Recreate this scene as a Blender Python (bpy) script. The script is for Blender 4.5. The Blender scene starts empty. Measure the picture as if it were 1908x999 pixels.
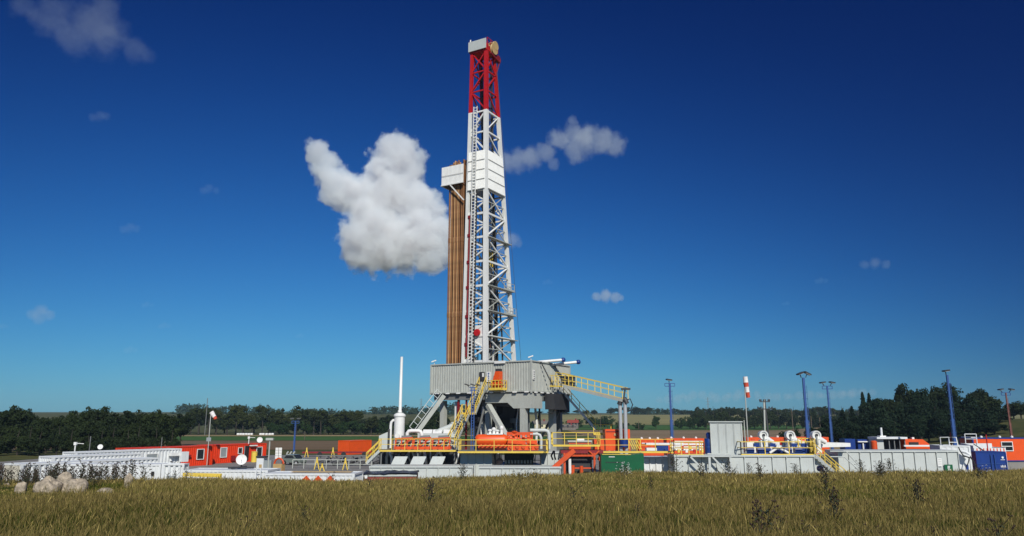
import bpy, math, random
import numpy as np
from mathutils import Vector as V, Matrix

# ---------------------------------------------------------------- camera, sky, sun, exposure
scene = bpy.context.scene
R = math.radians
TH = R(11.5); CT, ST = math.cos(TH), math.sin(TH)
FOC = 1400.0; EYE = 5.9            # focal length in photo pixels, eye height above the drilling pad
cam_d = bpy.data.cameras.new('camera'); cam = bpy.data.objects.new('camera', cam_d)
scene.collection.objects.link(cam); scene.camera = cam
cam.location = (0, 0, EYE); cam.rotation_euler = (R(90) + TH, 0, 0)
cam_d.sensor_width = 36; cam_d.lens = FOC / 1908 * 36; cam_d.clip_start = .1; cam_d.clip_end = 20000

SUN_DIR = V((.24, -1.0, 0)).normalized(); SUN_EL = R(36)
sun_vec = V((SUN_DIR.x * math.cos(SUN_EL), SUN_DIR.y * math.cos(SUN_EL), math.sin(SUN_EL)))
sd = bpy.data.lights.new('sun', 'SUN'); sun = bpy.data.objects.new('sun', sd)
scene.collection.objects.link(sun); sd.energy = 4.2; sd.angle = R(.5); sd.color = (1, .955, .87)
sun.location = (0, 0, 80); sun.rotation_euler = (-sun_vec).to_track_quat('-Z', 'Y').to_euler()

world = bpy.data.worlds.new('World'); scene.world = world; world.use_nodes = True
wn = world.node_tree; wn.nodes.clear()
def N(t, typ, **kw):
    n = t.nodes.new(typ)
    for k, v in kw.items():
        if k.startswith('i_'): n.inputs[int(k[2:]) if k[2:].isdigit() else k[2:]].default_value = v
        else: setattr(n, k, v)
    return n
sky = N(wn, 'ShaderNodeTexSky', sky_type='NISHITA', sun_disc=False)
sky.sun_elevation = SUN_EL; sky.sun_rotation = math.atan2(SUN_DIR.x, SUN_DIR.y)
sky.altitude = 100; sky.air_density = 1.0; sky.dust_density = .35; sky.ozone_density = 3.0
# polarised sky: darkest 90 degrees from the sun
geo = N(wn, 'ShaderNodeTexCoord')
dot = N(wn, 'ShaderNodeVectorMath', operation='DOT_PRODUCT'); dot.inputs[1].default_value = sun_vec
wn.links.new(geo.outputs['Generated'], dot.inputs[0])
sq = N(wn, 'ShaderNodeMath', operation='MULTIPLY'); wn.links.new(dot.outputs['Value'], sq.inputs[0]); wn.links.new(dot.outputs['Value'], sq.inputs[1])
mr = N(wn, 'ShaderNodeMapRange', interpolation_type='SMOOTHSTEP'); mr.inputs[1].default_value = -.06; mr.inputs[2].default_value = .62; mr.inputs[3].default_value = .22; mr.inputs[4].default_value = 1.0
wn.links.new(sq.outputs[0], mr.inputs[0])
mul = N(wn, 'ShaderNodeMix', data_type='RGBA', blend_type='MULTIPLY'); mul.inputs[0].default_value = 1
wn.links.new(sky.outputs[0], mul.inputs[6]); wn.links.new(mr.outputs[0], mul.inputs[7])
# the photograph's blue: each channel scaled and curved, in units of the finished sky
STR = .075
sep = N(wn, 'ShaderNodeSeparateColor'); com = N(wn, 'ShaderNodeCombineColor'); wn.links.new(mul.outputs[2], sep.inputs[0])
for ch, (gain, gam) in enumerate(((.31, 1.42), (.655, 1.13), (.87, .78))):
    a_ = N(wn, 'ShaderNodeMath', operation='MULTIPLY'); a_.inputs[1].default_value = STR
    b_ = N(wn, 'ShaderNodeMath', operation='POWER'); b_.inputs[1].default_value = gam
    c_ = N(wn, 'ShaderNodeMath', operation='MULTIPLY'); c_.inputs[1].default_value = gain / STR
    wn.links.new(sep.outputs[ch], a_.inputs[0]); wn.links.new(a_.outputs[0], b_.inputs[0]); wn.links.new(b_.outputs[0], c_.inputs[0]); wn.links.new(c_.outputs[0], com.inputs[ch])
bg = N(wn, 'ShaderNodeBackground'); bg.inputs[1].default_value = STR
wn.links.new(com.outputs[0], bg.inputs[0])
wo = N(wn, 'ShaderNodeOutputWorld'); wn.links.new(bg.outputs[0], wo.inputs[0])
scene.view_settings.view_transform = 'Standard'; scene.view_settings.look = 'None'
scene.view_settings.exposure = 0; scene.view_settings.gamma = 1
scene.cycles.max_bounces = 24; scene.cycles.diffuse_bounces = 3; scene.cycles.glossy_bounces = 2
scene.cycles.transparent_max_bounces = 16; scene.cycles.volume_bounces = 10

# ---------------------------------------------------------------- helpers
col = scene.collection
rnd = random.Random(7); rng = np.random.default_rng(11)
def at(px, py, Y):                  # the place at depth Y seen in photo column px, row py
    xc, yc = (px - 954) / FOC, (499.5 - py) / FOC
    d = (xc, CT - yc * ST, ST + yc * CT); k = Y / d[1]
    return V((d[0] * k, Y, EYE + d[2] * k))
def gx(px, Y, z=2.0): return (px - 954) / FOC * (Y * CT + (z - EYE) * ST)
def gz(py, Y): return at(954, py, Y).z

def smooth(a, b, x):
    t = np.clip((np.asarray(x, float) - a) / (b - a), 0, 1); return t * t * (3 - 2 * t)
def crest(x): return 50.5 + .125 * np.clip(x, -60, 60)
def height(x, y):
    x = np.asarray(x, float); y = np.asarray(y, float)
    c = crest(x)
    m = 4.25 - .048 * y
    m = m + .10 * np.sin(x * .21 + y * .13) + .07 * np.sin(x * .5 - y * .37 + 2) + .05 * np.sin(x * 1.1 + y * .9)
    top = 4.25 - .048 * c
    h = m * (1 - smooth(c - .5, c + 3.2, y))
    h = h + (.30 * smooth(-16, 4, x) + .16 * smooth(5, 30, x)) * smooth(22, 46, y) * (1 - smooth(c - .5, c + 3.2, y))
    far = 13 * smooth(320, 950, y) * smooth(-260, 60, x) + 15 * smooth(420, 1000, y) * (1 - smooth(-260, 60, x))
    far = far + 10 * smooth(900, 1800, y)
    knoll = 6.5 * smooth(88, 150, x) * smooth(128, 165, y) * (1 - smooth(260, 420, y))
    return h + far + knoll
def h1(x, y): return float(height(x, y))

MATS = {}
def mat(name, color, rough=.6, metal=0, var=.12, scale=1.5, dirt=None, dirt_amt=0, streak=False, attr=None, trans=0, spec=.5, bump=0, emit=None):
    if name in MATS: return MATS[name]
    m = bpy.data.materials.new(name); m.use_nodes = True; t = m.node_tree; b = t.nodes['Principled BSDF']
    b.inputs['Roughness'].default_value = rough; b.inputs['Metallic'].default_value = metal
    b.inputs['Specular IOR Level'].default_value = spec
    tc = N(t, 'ShaderNodeTexCoord')
    no = N(t, 'ShaderNodeTexNoise'); no.inputs['Scale'].default_value = scale; no.inputs['Detail'].default_value = 5
    t.links.new(tc.outputs['Object'], no.inputs['Vector'])
    r = N(t, 'ShaderNodeMapRange'); r.inputs[1].default_value = .3; r.inputs[2].default_value = .7; r.inputs[3].default_value = 1 - var; r.inputs[4].default_value = 1 + var
    t.links.new(no.outputs[0], r.inputs[0])
    mx = N(t, 'ShaderNodeMix', data_type='RGBA', blend_type='MULTIPLY'); mx.inputs[0].default_value = 1
    if attr:
        a = N(t, 'ShaderNodeAttribute', attribute_name=attr); t.links.new(a.outputs['Color'], mx.inputs[6])
    else: mx.inputs[6].default_value = (*color, 1)
    t.links.new(r.outputs[0], mx.inputs[7]); out = mx.outputs[2]
    if dirt_amt:
        n2 = N(t, 'ShaderNodeTexNoise'); n2.inputs['Scale'].default_value = 1; n2.inputs['Detail'].default_value = 8; n2.inputs['Roughness'].default_value = .7
        mp = N(t, 'ShaderNodeMapping'); mp.inputs['Scale'].default_value = (7, 7, .8) if streak else (3, 3, 3)
        t.links.new(tc.outputs['Object'], mp.inputs[0]); t.links.new(mp.outputs[0], n2.inputs['Vector'])
        r2 = N(t, 'ShaderNodeMapRange'); r2.inputs[1].default_value = .55; r2.inputs[2].default_value = .72; r2.inputs[4].default_value = dirt_amt
        t.links.new(n2.outputs[0], r2.inputs[0])
        m2 = N(t, 'ShaderNodeMix', data_type='RGBA'); m2.inputs[7].default_value = (*dirt, 1)
        t.links.new(r2.outputs[0], m2.inputs[0]); t.links.new(out, m2.inputs[6]); out = m2.outputs[2]
    t.links.new(out, b.inputs['Base Color'])
    if bump:
        bp = N(t, 'ShaderNodeBump'); bp.inputs['Distance'].default_value = bump; t.links.new(no.outputs[0], bp.inputs['Height']); t.links.new(bp.outputs[0], b.inputs['Normal'])
    if trans:
        tr = N(t, 'ShaderNodeBsdfTranslucent'); ms = N(t, 'ShaderNodeMixShader'); ms.inputs[0].default_value = trans
        t.links.new(out, tr.inputs[0]); t.links.new(b.outputs[0], ms.inputs[1]); t.links.new(tr.outputs[0], ms.inputs[2])
        t.links.new(ms.outputs[0], t.nodes['Material Output'].inputs[0])
    if emit:
        b.inputs['Emission Color'].default_value = (*color, 1); b.inputs['Emission Strength'].default_value = emit
    MATS[name] = m; return m

M_WHITE = mat('white_paint', (.76, .76, .72), .45, var=.04, dirt=(.30, .22, .14), dirt_amt=.28, streak=True)
M_CONT = mat('white_container_paint', (.70, .72, .71), .5, var=.05, dirt=(.34, .27, .19), dirt_amt=.38, streak=True)
M_GREY = mat('light_grey_paint', (.42, .435, .39), .5, var=.07, dirt=(.20, .16, .11), dirt_amt=.5, streak=True)
M_PALE = mat('pale_grey_paint', (.50, .53, .50), .5, var=.05, dirt=(.25, .21, .15), dirt_amt=.35, streak=True)
M_DGREY = mat('dark_grey_steel', (.16, .165, .16), .6, var=.1)  # one even dark grey for beams, gratings and small fittings
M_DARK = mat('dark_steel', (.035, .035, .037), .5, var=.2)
M_BLACK = mat('black_rubber', (.015, .015, .015), .7)
M_ORANGE = mat('orange_paint', (.74, .085, .008), .42, var=.06, dirt=(.35, .05, .01), dirt_amt=.35, streak=True)
M_ORED = mat('red_orange_paint', (.68, .042, .006), .45, var=.07, dirt=(.28, .03, .01), dirt_amt=.35, streak=True)
M_ORANGE2 = mat('orange_red_paint', (.62, .075, .012), .45, var=.08, dirt=(.2, .06, .03), dirt_amt=.4)
M_YEL = mat('yellow_paint', (.74, .53, .075), .45, var=.08, dirt=(.3, .2, .06), dirt_amt=.3)
M_BLUE = mat('blue_paint', (.006, .036, .20), .4, var=.1, dirt=(.02, .03, .08), dirt_amt=.3)
M_MBLUE = mat('mast_blue_paint', (.025, .075, .24), .45, var=.1)
M_RED = mat('red_paint', (.48, .010, .012), .45, var=.08, dirt=(.2, .02, .01), dirt_amt=.25)
M_DRED = mat('dark_red_paint', (.22, .012, .016), .5, var=.1)
M_GREEN = mat('green_paint', (.003, .10, .035), .4, var=.12, dirt=(.01, .05, .025), dirt_amt=.3, streak=True)
M_RUST = mat('rusty_pipe_steel', (.22, .095, .033), .75, var=.35, scale=.8, dirt=(.12, .045, .018), dirt_amt=.6, streak=True)
M_RUST2 = mat('pale_rusty_pipe_steel', (.43, .24, .10), .75, var=.3, scale=.8, dirt=(.15, .06, .02), dirt_amt=.5, streak=True)
M_RUST3 = mat('dark_rusty_joint', (.12, .04, .02), .8, var=.5, scale=4)
M_CREAM = mat('cream_paint', (.62, .58, .46), .6, var=.1, dirt=(.3, .24, .15), dirt_amt=.5, streak=True)
M_CHROME = mat('galvanised_steel', (.62, .63, .62), .3, metal=.45, var=.1)
M_GLASS = mat('dark_window_glass', (.02, .025, .03), .08, var=.1)
M_PANE = mat('grey_window_panel', (.28, .31, .31), .3, var=.1)
M_CONC = mat('pad_concrete', (.21, .20, .18), .85, var=.22, scale=.35, dirt=(.13, .12, .10), dirt_amt=.6)
M_TARP = mat('dark_tarpaulin', (.03, .032, .038), .35, var=.4, scale=3)
M_BOX = mat('tan_paint', (.48, .33, .14), .6)
M_ROCK = mat('boulder_stone', (.36, .30, .22), .9, var=.45, scale=5, dirt=(.09, .09, .06), dirt_amt=.85, bump=.12)
M_WOOD = mat('weathered_pole_wood', (.13, .10, .075), .9, var=.2)
def ground_depth(px, row):        # depth at which photo row `row` meets the meadow in column px
    best = 36.0
    for k in range(300):
        Y = 22 + k * .1; z = h1(gx(px, Y, 2.3), Y)
        if 499.5 - FOC * ((z - EYE) * CT - Y * ST) / (Y * CT + (z - EYE) * ST) < row: return Y
    return best
M_SKIP = mat('dull_red_paint', (.24, .05, .035), .7, var=.2, dirt=(.12, .05, .03), dirt_amt=.6)
M_RPOLE = mat('rusty_mast_paint', (.17, .06, .045), .7, var=.3)
M_BARK = mat('tree_bark', (.035, .028, .02), .9, var=.3)

OWN = {}
def tag(o, label=None, cat=None, group=None, kind=None):
    if label: o['label'] = label
    if cat: o['category'] = cat
    if group: o['group'] = group
    if kind: o['kind'] = kind
    return o
def thing(name, label, cat, loc=(0, 0, 0), rz=0, group=None):
    o = bpy.data.objects.new(name, None); col.objects.link(o); o.empty_display_size = .5
    o.location = loc; o.rotation_euler = (0, 0, rz)
    OWN[o.name] = (V(loc), rz); return tag(o, label, cat, group)

class MB:
    """collects boxes, bars, tubes and panels; build() links them as ONE mesh object"""
    def __init__(s): s.v = []; s.f = []; s.sm = []
    def add(s, vs, fs, smooth=False):
        n = len(s.v); s.v += [tuple(v) for v in vs]; s.f += [tuple(i + n for i in f) for f in fs]; s.sm += [smooth] * len(fs); return s
    def box(s, x0, y0, z0, x1, y1, z1):
        x0, x1 = min(x0, x1), max(x0, x1); y0, y1 = min(y0, y1), max(y0, y1); z0, z1 = min(z0, z1), max(z0, z1)
        return s.add([(x0, y0, z0), (x1, y0, z0), (x1, y1, z0), (x0, y1, z0), (x0, y0, z1), (x1, y0, z1), (x1, y1, z1), (x0, y1, z1)],
                     [(0, 3, 2, 1), (4, 5, 6, 7), (0, 1, 5, 4), (1, 2, 6, 5), (2, 3, 7, 6), (3, 0, 4, 7)])
    def bar(s, a, b, w=.1, h=None, up=(0, 0, 1)):
        a, b = V(a), V(b); h = h or w; d = (b - a).normalized(); up = V(up)
        if abs(d.dot(up)) > .97: up = V((0, 1, 0))
        r = d.cross(up).normalized() * (w / 2); u = r.normalized().cross(d).normalized() * (h / 2)
        vs = [p + i * r + j * u for p in (a, b) for i, j in ((-1, -1), (1, -1), (1, 1), (-1, 1))]
        return s.add(vs, [(3, 2, 1, 0), (4, 5, 6, 7), (0, 1, 5, 4), (1, 2, 6, 5), (2, 3, 7, 6), (3, 0, 4, 7)])
    def tube(s, pts, r=.05, n=8, cap=True, radii=None):
        pts = [V(p) for p in pts]; vs = []; fs = []; prev = None
        for i, p in enumerate(pts):
            d = (pts[min(i + 1, len(pts) - 1)] - pts[max(i - 1, 0)]).normalized()
            ref = prev if prev is not None else (V((0, 0, 1)) if abs(d.z) < .9 else V((1, 0, 0)))
            e1 = (ref - d * ref.dot(d)).normalized(); e2 = d.cross(e1); prev = e1
            rr = radii[i] if radii else r
            for k in range(n):
                a = 2 * math.pi * k / n; vs.append(p + (e1 * math.cos(a) + e2 * math.sin(a)) * rr)
        for i in range(len(pts) - 1):
            for k in range(n):
                k2 = (k + 1) % n; fs.append((i * n + k, i * n + k2, (i + 1) * n + k2, (i + 1) * n + k))
        s.add(vs, fs, n > 5)
        if cap:
            s.add(vs[:n], [tuple(reversed(range(n)))]); s.add(vs[-n:], [tuple(range(n))])
        return s
    def lathe(s, c, prof, n=20, axis='z'):
        c = V(c); runs = [[prof[0]]]
        for i in range(1, len(prof)):           # start a new ring wherever the outline turns sharply
            runs[-1].append(prof[i])
            if i < len(prof) - 1:
                a = math.atan2(prof[i][1] - prof[i - 1][1], prof[i][0] - prof[i - 1][0]); b = math.atan2(prof[i + 1][1] - prof[i][1], prof[i + 1][0] - prof[i][0])
                if abs((b - a + math.pi) % (2 * math.pi) - math.pi) > .6: runs.append([prof[i]])
        for pr in runs:
            vs = []; fs = []
            for r, h in pr:
                for k in range(n):
                    a = 2 * math.pi * k / n; q = (math.cos(a) * r, math.sin(a) * r, h)
                    if axis == 'x': q = (q[2], q[0], q[1])
                    if axis == 'y': q = (q[0], q[2], q[1])
                    vs.append(c + V(q))
            for i in range(len(pr) - 1):
                for k in range(n):
                    k2 = (k + 1) % n; f = (i * n + k, i * n + k2, (i + 1) * n + k2, (i + 1) * n + k)
                    fs.append(f[::-1] if axis == 'y' else f)
            s.add(vs, fs, True)
        return s
    def cyl(s, a, b, r, n=16): return s.tube([a, b], r, n)
    def prism(s, poly, ext):            # polygon (list of 3-D points) extruded by a vector
        n = len(poly); e = V(ext); vs = [V(p) for p in poly] + [V(p) + e for p in poly]
        return s.add(vs, [tuple(reversed(range(n))), tuple(range(n, 2 * n))] + [(i, (i + 1) % n, (i + 1) % n + n, i + n) for i in range(n)])
    def corr(s, p0, p1, z0, z1, pitch=.28, dep=.045, out=(0, -1, 0)):   # trapezoid-corrugated sheet with a back face
        p0, p1, o = V(p0), V(p1), V(out); L = (p1 - p0).length; d = (p1 - p0) / L; k = max(1, round(L / pitch)); pt = L / k; prof = []
        for i in range(k):
            b = i * pt
            prof += [(b, 0), (b + pt * .38, 0), (b + pt * .5, -dep), (b + pt * .88, -dep)]
        prof.append((L, 0)); vs = []
        for a, w in prof:
            for z in (z0, z1): q = p0 + d * a + o * w; vs.append((q.x, q.y, z))
        m = len(prof); return s.add(vs, [(2 * i, 2 * i + 2, 2 * i + 3, 2 * i + 1) for i in range(m - 1)])
    def rail(s, pts, h=1.1, sp=1.5, r=.06, mid=True, toe=True):
        pts = [V(p) for p in pts]; up = V((0, 0, h))
        for a, b in zip(pts, pts[1:]):
            n = max(1, round((b - a).length / sp))
            for i in range(n + 1):
                p = a.lerp(b, i / n); s.bar(p, p + up, r)
            s.bar(a + up, b + up, r)
            if mid: s.bar(a + up * .52, b + up * .52, r * .75)
            if toe: s.bar(a + V((0, 0, .09)), b + V((0, 0, .09)), .03, .16)
        return s
    def build(s, name, m, parent=None, world=False, label=None):
        me = bpy.data.meshes.new(name); vs = s.v
        if parent is not None and world:
            loc, rz = OWN[(parent.parent or parent).name]; c, sn = math.cos(-rz), math.sin(-rz)
            vs = [((x - loc.x) * c - (y - loc.y) * sn, (x - loc.x) * sn + (y - loc.y) * c, z - loc.z) for x, y, z in vs]
        if parent is not None and parent.parent is not None:      # a sub-part: bring its shape from the thing's frame into the part's
            pl = parent.location; vs = [(x - pl.x, y - pl.y, z - pl.z) for x, y, z in vs]
        org = V((0, 0, 0))
        if vs and parent is not None:           # origin at the piece's own lower middle
            a = np.array(vs); lo, hi = a.min(0), a.max(0); org = V(((lo[0] + hi[0]) / 2, (lo[1] + hi[1]) / 2, lo[2])); vs = [tuple(V(q) - org) for q in vs]
        me.from_pydata([tuple(q) for q in vs], [], s.f); me.polygons.foreach_set('use_smooth', s.sm); me.materials.append(m); me.update()
        o = bpy.data.objects.new(name, me); col.objects.link(o); o.location = org
        if parent is not None: o.parent = parent
        if label: o['label'] = label
        return o
def single(name, mb, m, label, cat, group=None, kind=None, world=True):     # a thing that is one mesh, its origin at its base
    a = np.array(mb.v); lo, hi = a.min(0), a.max(0); org = V(((lo[0] + hi[0]) / 2, (lo[1] + hi[1]) / 2, lo[2]))
    mb.v = [tuple(V(q) - org) for q in mb.v]
    o = mb.build(name, m); o.location = org; return tag(o, label, cat, group, kind)
def kids(o): return [c for c in bpy.data.objects if c.parent == o]
def copy_tree(o, loc, rz=None, label=None, sc=None, ch=None):
    c = o.copy(); col.objects.link(c); c.location = loc
    if rz is not None: c.rotation_euler = (0, 0, rz)
    if label: c['label'] = label
    if sc is not None: c.scale = sc
    for k in (ch if ch is not None else kids(o)):
        d = k.copy(); col.objects.link(d); d.parent = c
    return c
def np_mesh(name, verts, faces_flat, per, m, cols=None, smooth=False):
    me = bpy.data.meshes.new(name); me.vertices.add(len(verts)); me.vertices.foreach_set('co', np.ascontiguousarray(verts, np.float32).ravel())
    nl = len(faces_flat); npoly = len(per)
    me.loops.add(nl); me.loops.foreach_set('vertex_index', np.ascontiguousarray(faces_flat, np.int32))
    me.polygons.add(npoly); st = np.concatenate([[0], np.cumsum(per)[:-1]]).astype(np.int32)
    me.polygons.foreach_set('loop_start', st); me.polygons.foreach_set('loop_total', np.asarray(per, np.int32))
    if smooth: me.polygons.foreach_set('use_smooth', np.ones(npoly, bool))
    if cols is not None:
        ca = me.color_attributes.new('tone', 'FLOAT_COLOR', 'POINT'); ca.data.foreach_set('color', np.ascontiguousarray(cols, np.float32).ravel())
    me.update(calc_edges=True); me.materials.append(m); return me
# ---------------------------------------------------------------- ground, fields, pad
def sheet(name, xs, ys, m, dz=0.0, zf=height, kind='structure'):
    X, Y = np.meshgrid(xs, ys); Z = zf(X, Y) + dz; nx, ny = len(xs), len(ys)
    vs = np.stack([X.ravel(), Y.ravel(), Z.ravel()], 1); i = np.arange((nx - 1) * (ny - 1)); r, c = i // (nx - 1), i % (nx - 1); a = r * nx + c
    f = np.stack([a, a + 1, a + 1 + nx, a + nx], 1).ravel()
    o = bpy.data.objects.new(name, np_mesh(name, vs, f, np.full(len(i), 4), m, smooth=True)); col.objects.link(o); o['kind'] = kind; return o
def lin(a, b, s): return list(np.arange(a, b, s))
def groundmat(name, c1, c2, sc, rough=.95, stripes=None):
    m = bpy.data.materials.new(name); m.use_nodes = True; t = m.node_tree; b = t.nodes['Principled BSDF']; b.inputs['Roughness'].default_value = rough; b.inputs['Specular IOR Level'].default_value = .1
    tc = N(t, 'ShaderNodeTexCoord'); mp = N(t, 'ShaderNodeMapping'); mp.inputs['Scale'].default_value = sc
    no = N(t, 'ShaderNodeTexNoise'); no.inputs['Scale'].default_value = 1; no.inputs['Detail'].default_value = 9; no.inputs['Roughness'].default_value = .65
    t.links.new(tc.outputs['Object'], mp.inputs[0]); t.links.new(mp.outputs[0], no.inputs['Vector'])
    cr = N(t, 'ShaderNodeValToRGB'); cr.color_ramp.elements[0].position = .35; cr.color_ramp.elements[1].position = .65
    cr.color_ramp.elements[0].color = (*c1, 1); cr.color_ramp.elements[1].color = (*c2, 1)
    t.links.new(no.outputs[0], cr.inputs[0]); t.links.new(cr.outputs[0], b.inputs['Base Color']); return m
G_SOIL = groundmat('meadow_soil', (.055, .045, .02), (.10, .075, .03), (1.5, 1.5, 1))
G_MEADOW = groundmat('distant_meadow', (.045, .06, .018), (.11, .10, .035), (.05, .12, 1))
G_TAN = groundmat('harvested_soil', (.16, .11, .062), (.27, .20, .12), (.015, .16, 1))
G_PLOUGH = groundmat('ploughed_soil', (.12, .08, .045), (.20, .14, .08), (.02, .3, 1))
G_STUB = groundmat('dry_stubble', (.24, .18, .09), (.36, .27, .14), (.012, .11, 1))
G_GREEN = groundmat('green_crop', (.035, .085, .018), (.06, .13, .028), (.02, .2, 1))
G_OLIVE = groundmat('olive_pasture', (.16, .155, .06), (.29, .255, .11), (.01, .06, 1))
xs = lin(-3500, -300, 160) + lin(-300, -80, 10) + lin(-80, 80, 1.0) + lin(80, 300, 6) + lin(300, 3500, 160)
ys = lin(-200, 0, 20) + lin(0, 80, .8) + lin(80, 460, 6) + lin(460, 2200, 30) + lin(2200, 7000, 400)
ground = sheet('ground', xs, ys, G_MEADOW)
ground.data.materials.append(G_SOIL)
pid = np.zeros(len(ground.data.polygons), np.int32); cen = np.zeros(len(pid) * 3, np.float32); ground.data.polygons.foreach_get('center', cen)
cen = cen.reshape(-1, 3); pid[(cen[:, 1] < 70) & (np.abs(cen[:, 0]) < 90)] = 1; ground.data.polygons.foreach_set('material_index', pid)
pad = sheet('pad', lin(-75, 84, 3), lin(64, 139, 3), M_CONC, .012)
pad.data.name = 'pad'
sheet('ploughed_field', lin(-260, 60, 8), lin(160, 236, 6), G_PLOUGH, .06)
sheet('green_field', lin(-300, 40, 8), lin(236, 300, 6), G_GREEN, .06)
sheet('stubble_strip', lin(-320, 40, 8), lin(300, 330, 6), G_STUB, .06)
sheet('stubble_field', lin(20, 100, 8), lin(150, 250, 6), G_STUB, .09)
sheet('harvested_field', lin(30, 210, 8), lin(256, 420, 8), G_TAN, .09)
sheet('hill_field', lin(-20, 420, 12), lin(425, 520, 8), G_GREEN, .12)
sheet('upper_pasture', lin(-60, 700, 20), lin(520, 940, 14), G_OLIVE, .2)

# ---------------------------------------------------------------- long meadow grass: one uncountable mass
def meadow(n_near, n_mid, n_far):
    D = []; X = []
    for (d0, d1, n) in ((5.2, 13, n_near), (13, 27, n_mid), (27, 56, n_far)):
        d = np.sqrt(rng.uniform(d0 * d0, d1 * d1, n)); D.append(d); X.append(rng.uniform(-1, 1, n) * (d * .74 + 3.5))
    D = np.concatenate(D); X = np.concatenate(X)
    keep = D < crest(X) + 1.6; D = D[keep]; X = X[keep]; n = len(D)
    # tufting: pull blades towards patch centres
    X = X + .012 * np.sin(X * 19 + D * 7 + 3 * np.sin(D * 3.1))
    patch = .5 + .2 * np.sin(X * .41 + 2.1 * np.sin(D * .21) + 1) + .18 * np.sin(D * .5 + X * .17 + 2 * np.sin(X * .23)) + .14 * np.sin(X * 1.3 + D * .8 + 2 * np.sin(D * .37))
    fine = .5 + .5 * np.sin(X * 1.7 + 2 * np.sin(D * .9)) * np.sin(D * 1.3 + X * .8)
    stalk = rng.random(n) < (.30 + .12 * smooth(12, 40, D))
    L = np.where(stalk, rng.normal(.56, .09, n), rng.normal(.33, .09, n)) * (.66 + .34 * patch + .12 * fine) * (1 - .18 * smooth(30, 50, D))
    stony = (X / D > -.74) & (X / D < -.49) & (D > 28.5) & (D < 39); L = np.where(stony, L * .42, L); L = np.where(rng.random(n) < .03, L * 1.35, L); L = np.clip(L, .1, .95)
    w = np.where(stalk, .0016, .0023) * (1 + D / 8.5)
    a = rng.uniform(0, 2 * math.pi, n); lean = np.abs(rng.normal(0, .24, n)) + .02; wind = .03
    dx, dy = np.cos(a) * lean + wind, np.sin(a) * lean
    fa = rng.uniform(0, math.pi, n); fx, fy = np.cos(fa) * w, np.sin(fa) * w * .6
    Z = height(X, D) - .03
    def P(t, s, bend): return np.stack([X + dx * L * t * bend + fx * s, D + dy * L * t * bend + fy * s, Z + L * t * (1 - .25 * lean * t)], 1)
    v = np.stack([P(0, -1, 1), P(0, 1, 1), P(.55, -.8, .7), P(.55, .8, .7), P(.8, -1.15 , 1), P(.8, 1.15, 1), P(1, 0, 1.25)], 1)
    # seed heads: stalks are thin, then swell at .8 of their height
    thin = stalk[:, None]
    v[:, 2] = np.where(thin, P(.62, -.35, .75), v[:, 2]); v[:, 3] = np.where(thin, P(.62, .35, .75), v[:, 3])
    v[:, 4] = np.where(thin, P(.82, -1.5, 1), P(.8, -.5, 1)); v[:, 5] = np.where(thin, P(.82, 1.5, 1), P(.8, .5, 1))
    base = np.arange(n) * 7
    f = np.stack([base, base + 1, base + 3, base + 2, base + 2, base + 3, base + 5, base + 4, base + 4, base + 5, base + 6], 1).ravel()
    per = np.tile([4, 4, 3], n)
    weedy = np.exp(-(((X + 26) / 8) ** 2) - (((D - 43) / 5) ** 2)); dry = np.clip(rng.normal(.11, .24, n) + .72 * (patch - .5) + .44 * smooth(10, 42, D) + .12 * fine - .5 * weedy, 0, 1)[:, None]
    green = np.array([.026, .052, .007]); olive = np.array([.078, .088, .014]); tan = np.array([.235, .188, .052])
    c = np.where(dry < .5, green + (olive - green) * dry * 2, olive + (tan - olive) * (dry - .5) * 2)
    far_ = (1 + .30 * smooth(14, 40, D))[:, None]; c = c * rng.uniform(.3, 1.65, n)[:, None] * far_ * np.array([1, 1.02, .92])
    seed = np.array([.175, .135, .044]) * (rng.uniform(.4, 1.6, n) * np.where(rng.random(n) < .05, 2.2, 1))[:, None] * far_
    cols = np.ones((n, 7, 4)); cols[:, :, :3] = c[:, None]; st = stalk[:, None]
    cols[:, 4, :3] = np.where(st, seed, c * 1.05); cols[:, 5, :3] = cols[:, 4, :3]; cols[:, 6, :3] = cols[:, 4, :3]
    m = mat('meadow_grass_blades', (0, 0, 0), .8, var=.1, scale=.3, attr='tone', trans=.22, spec=.12)
    o = bpy.data.objects.new('grass', np_mesh('grass', v.reshape(-1, 3), f, per, m, cols.reshape(-1, 4))); col.objects.link(o)
    tag(o, 'long dry brown and green meadow grass covering the foreground slope', 'grass', kind='stuff')
meadow(240000, 360000, 430000)

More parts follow.
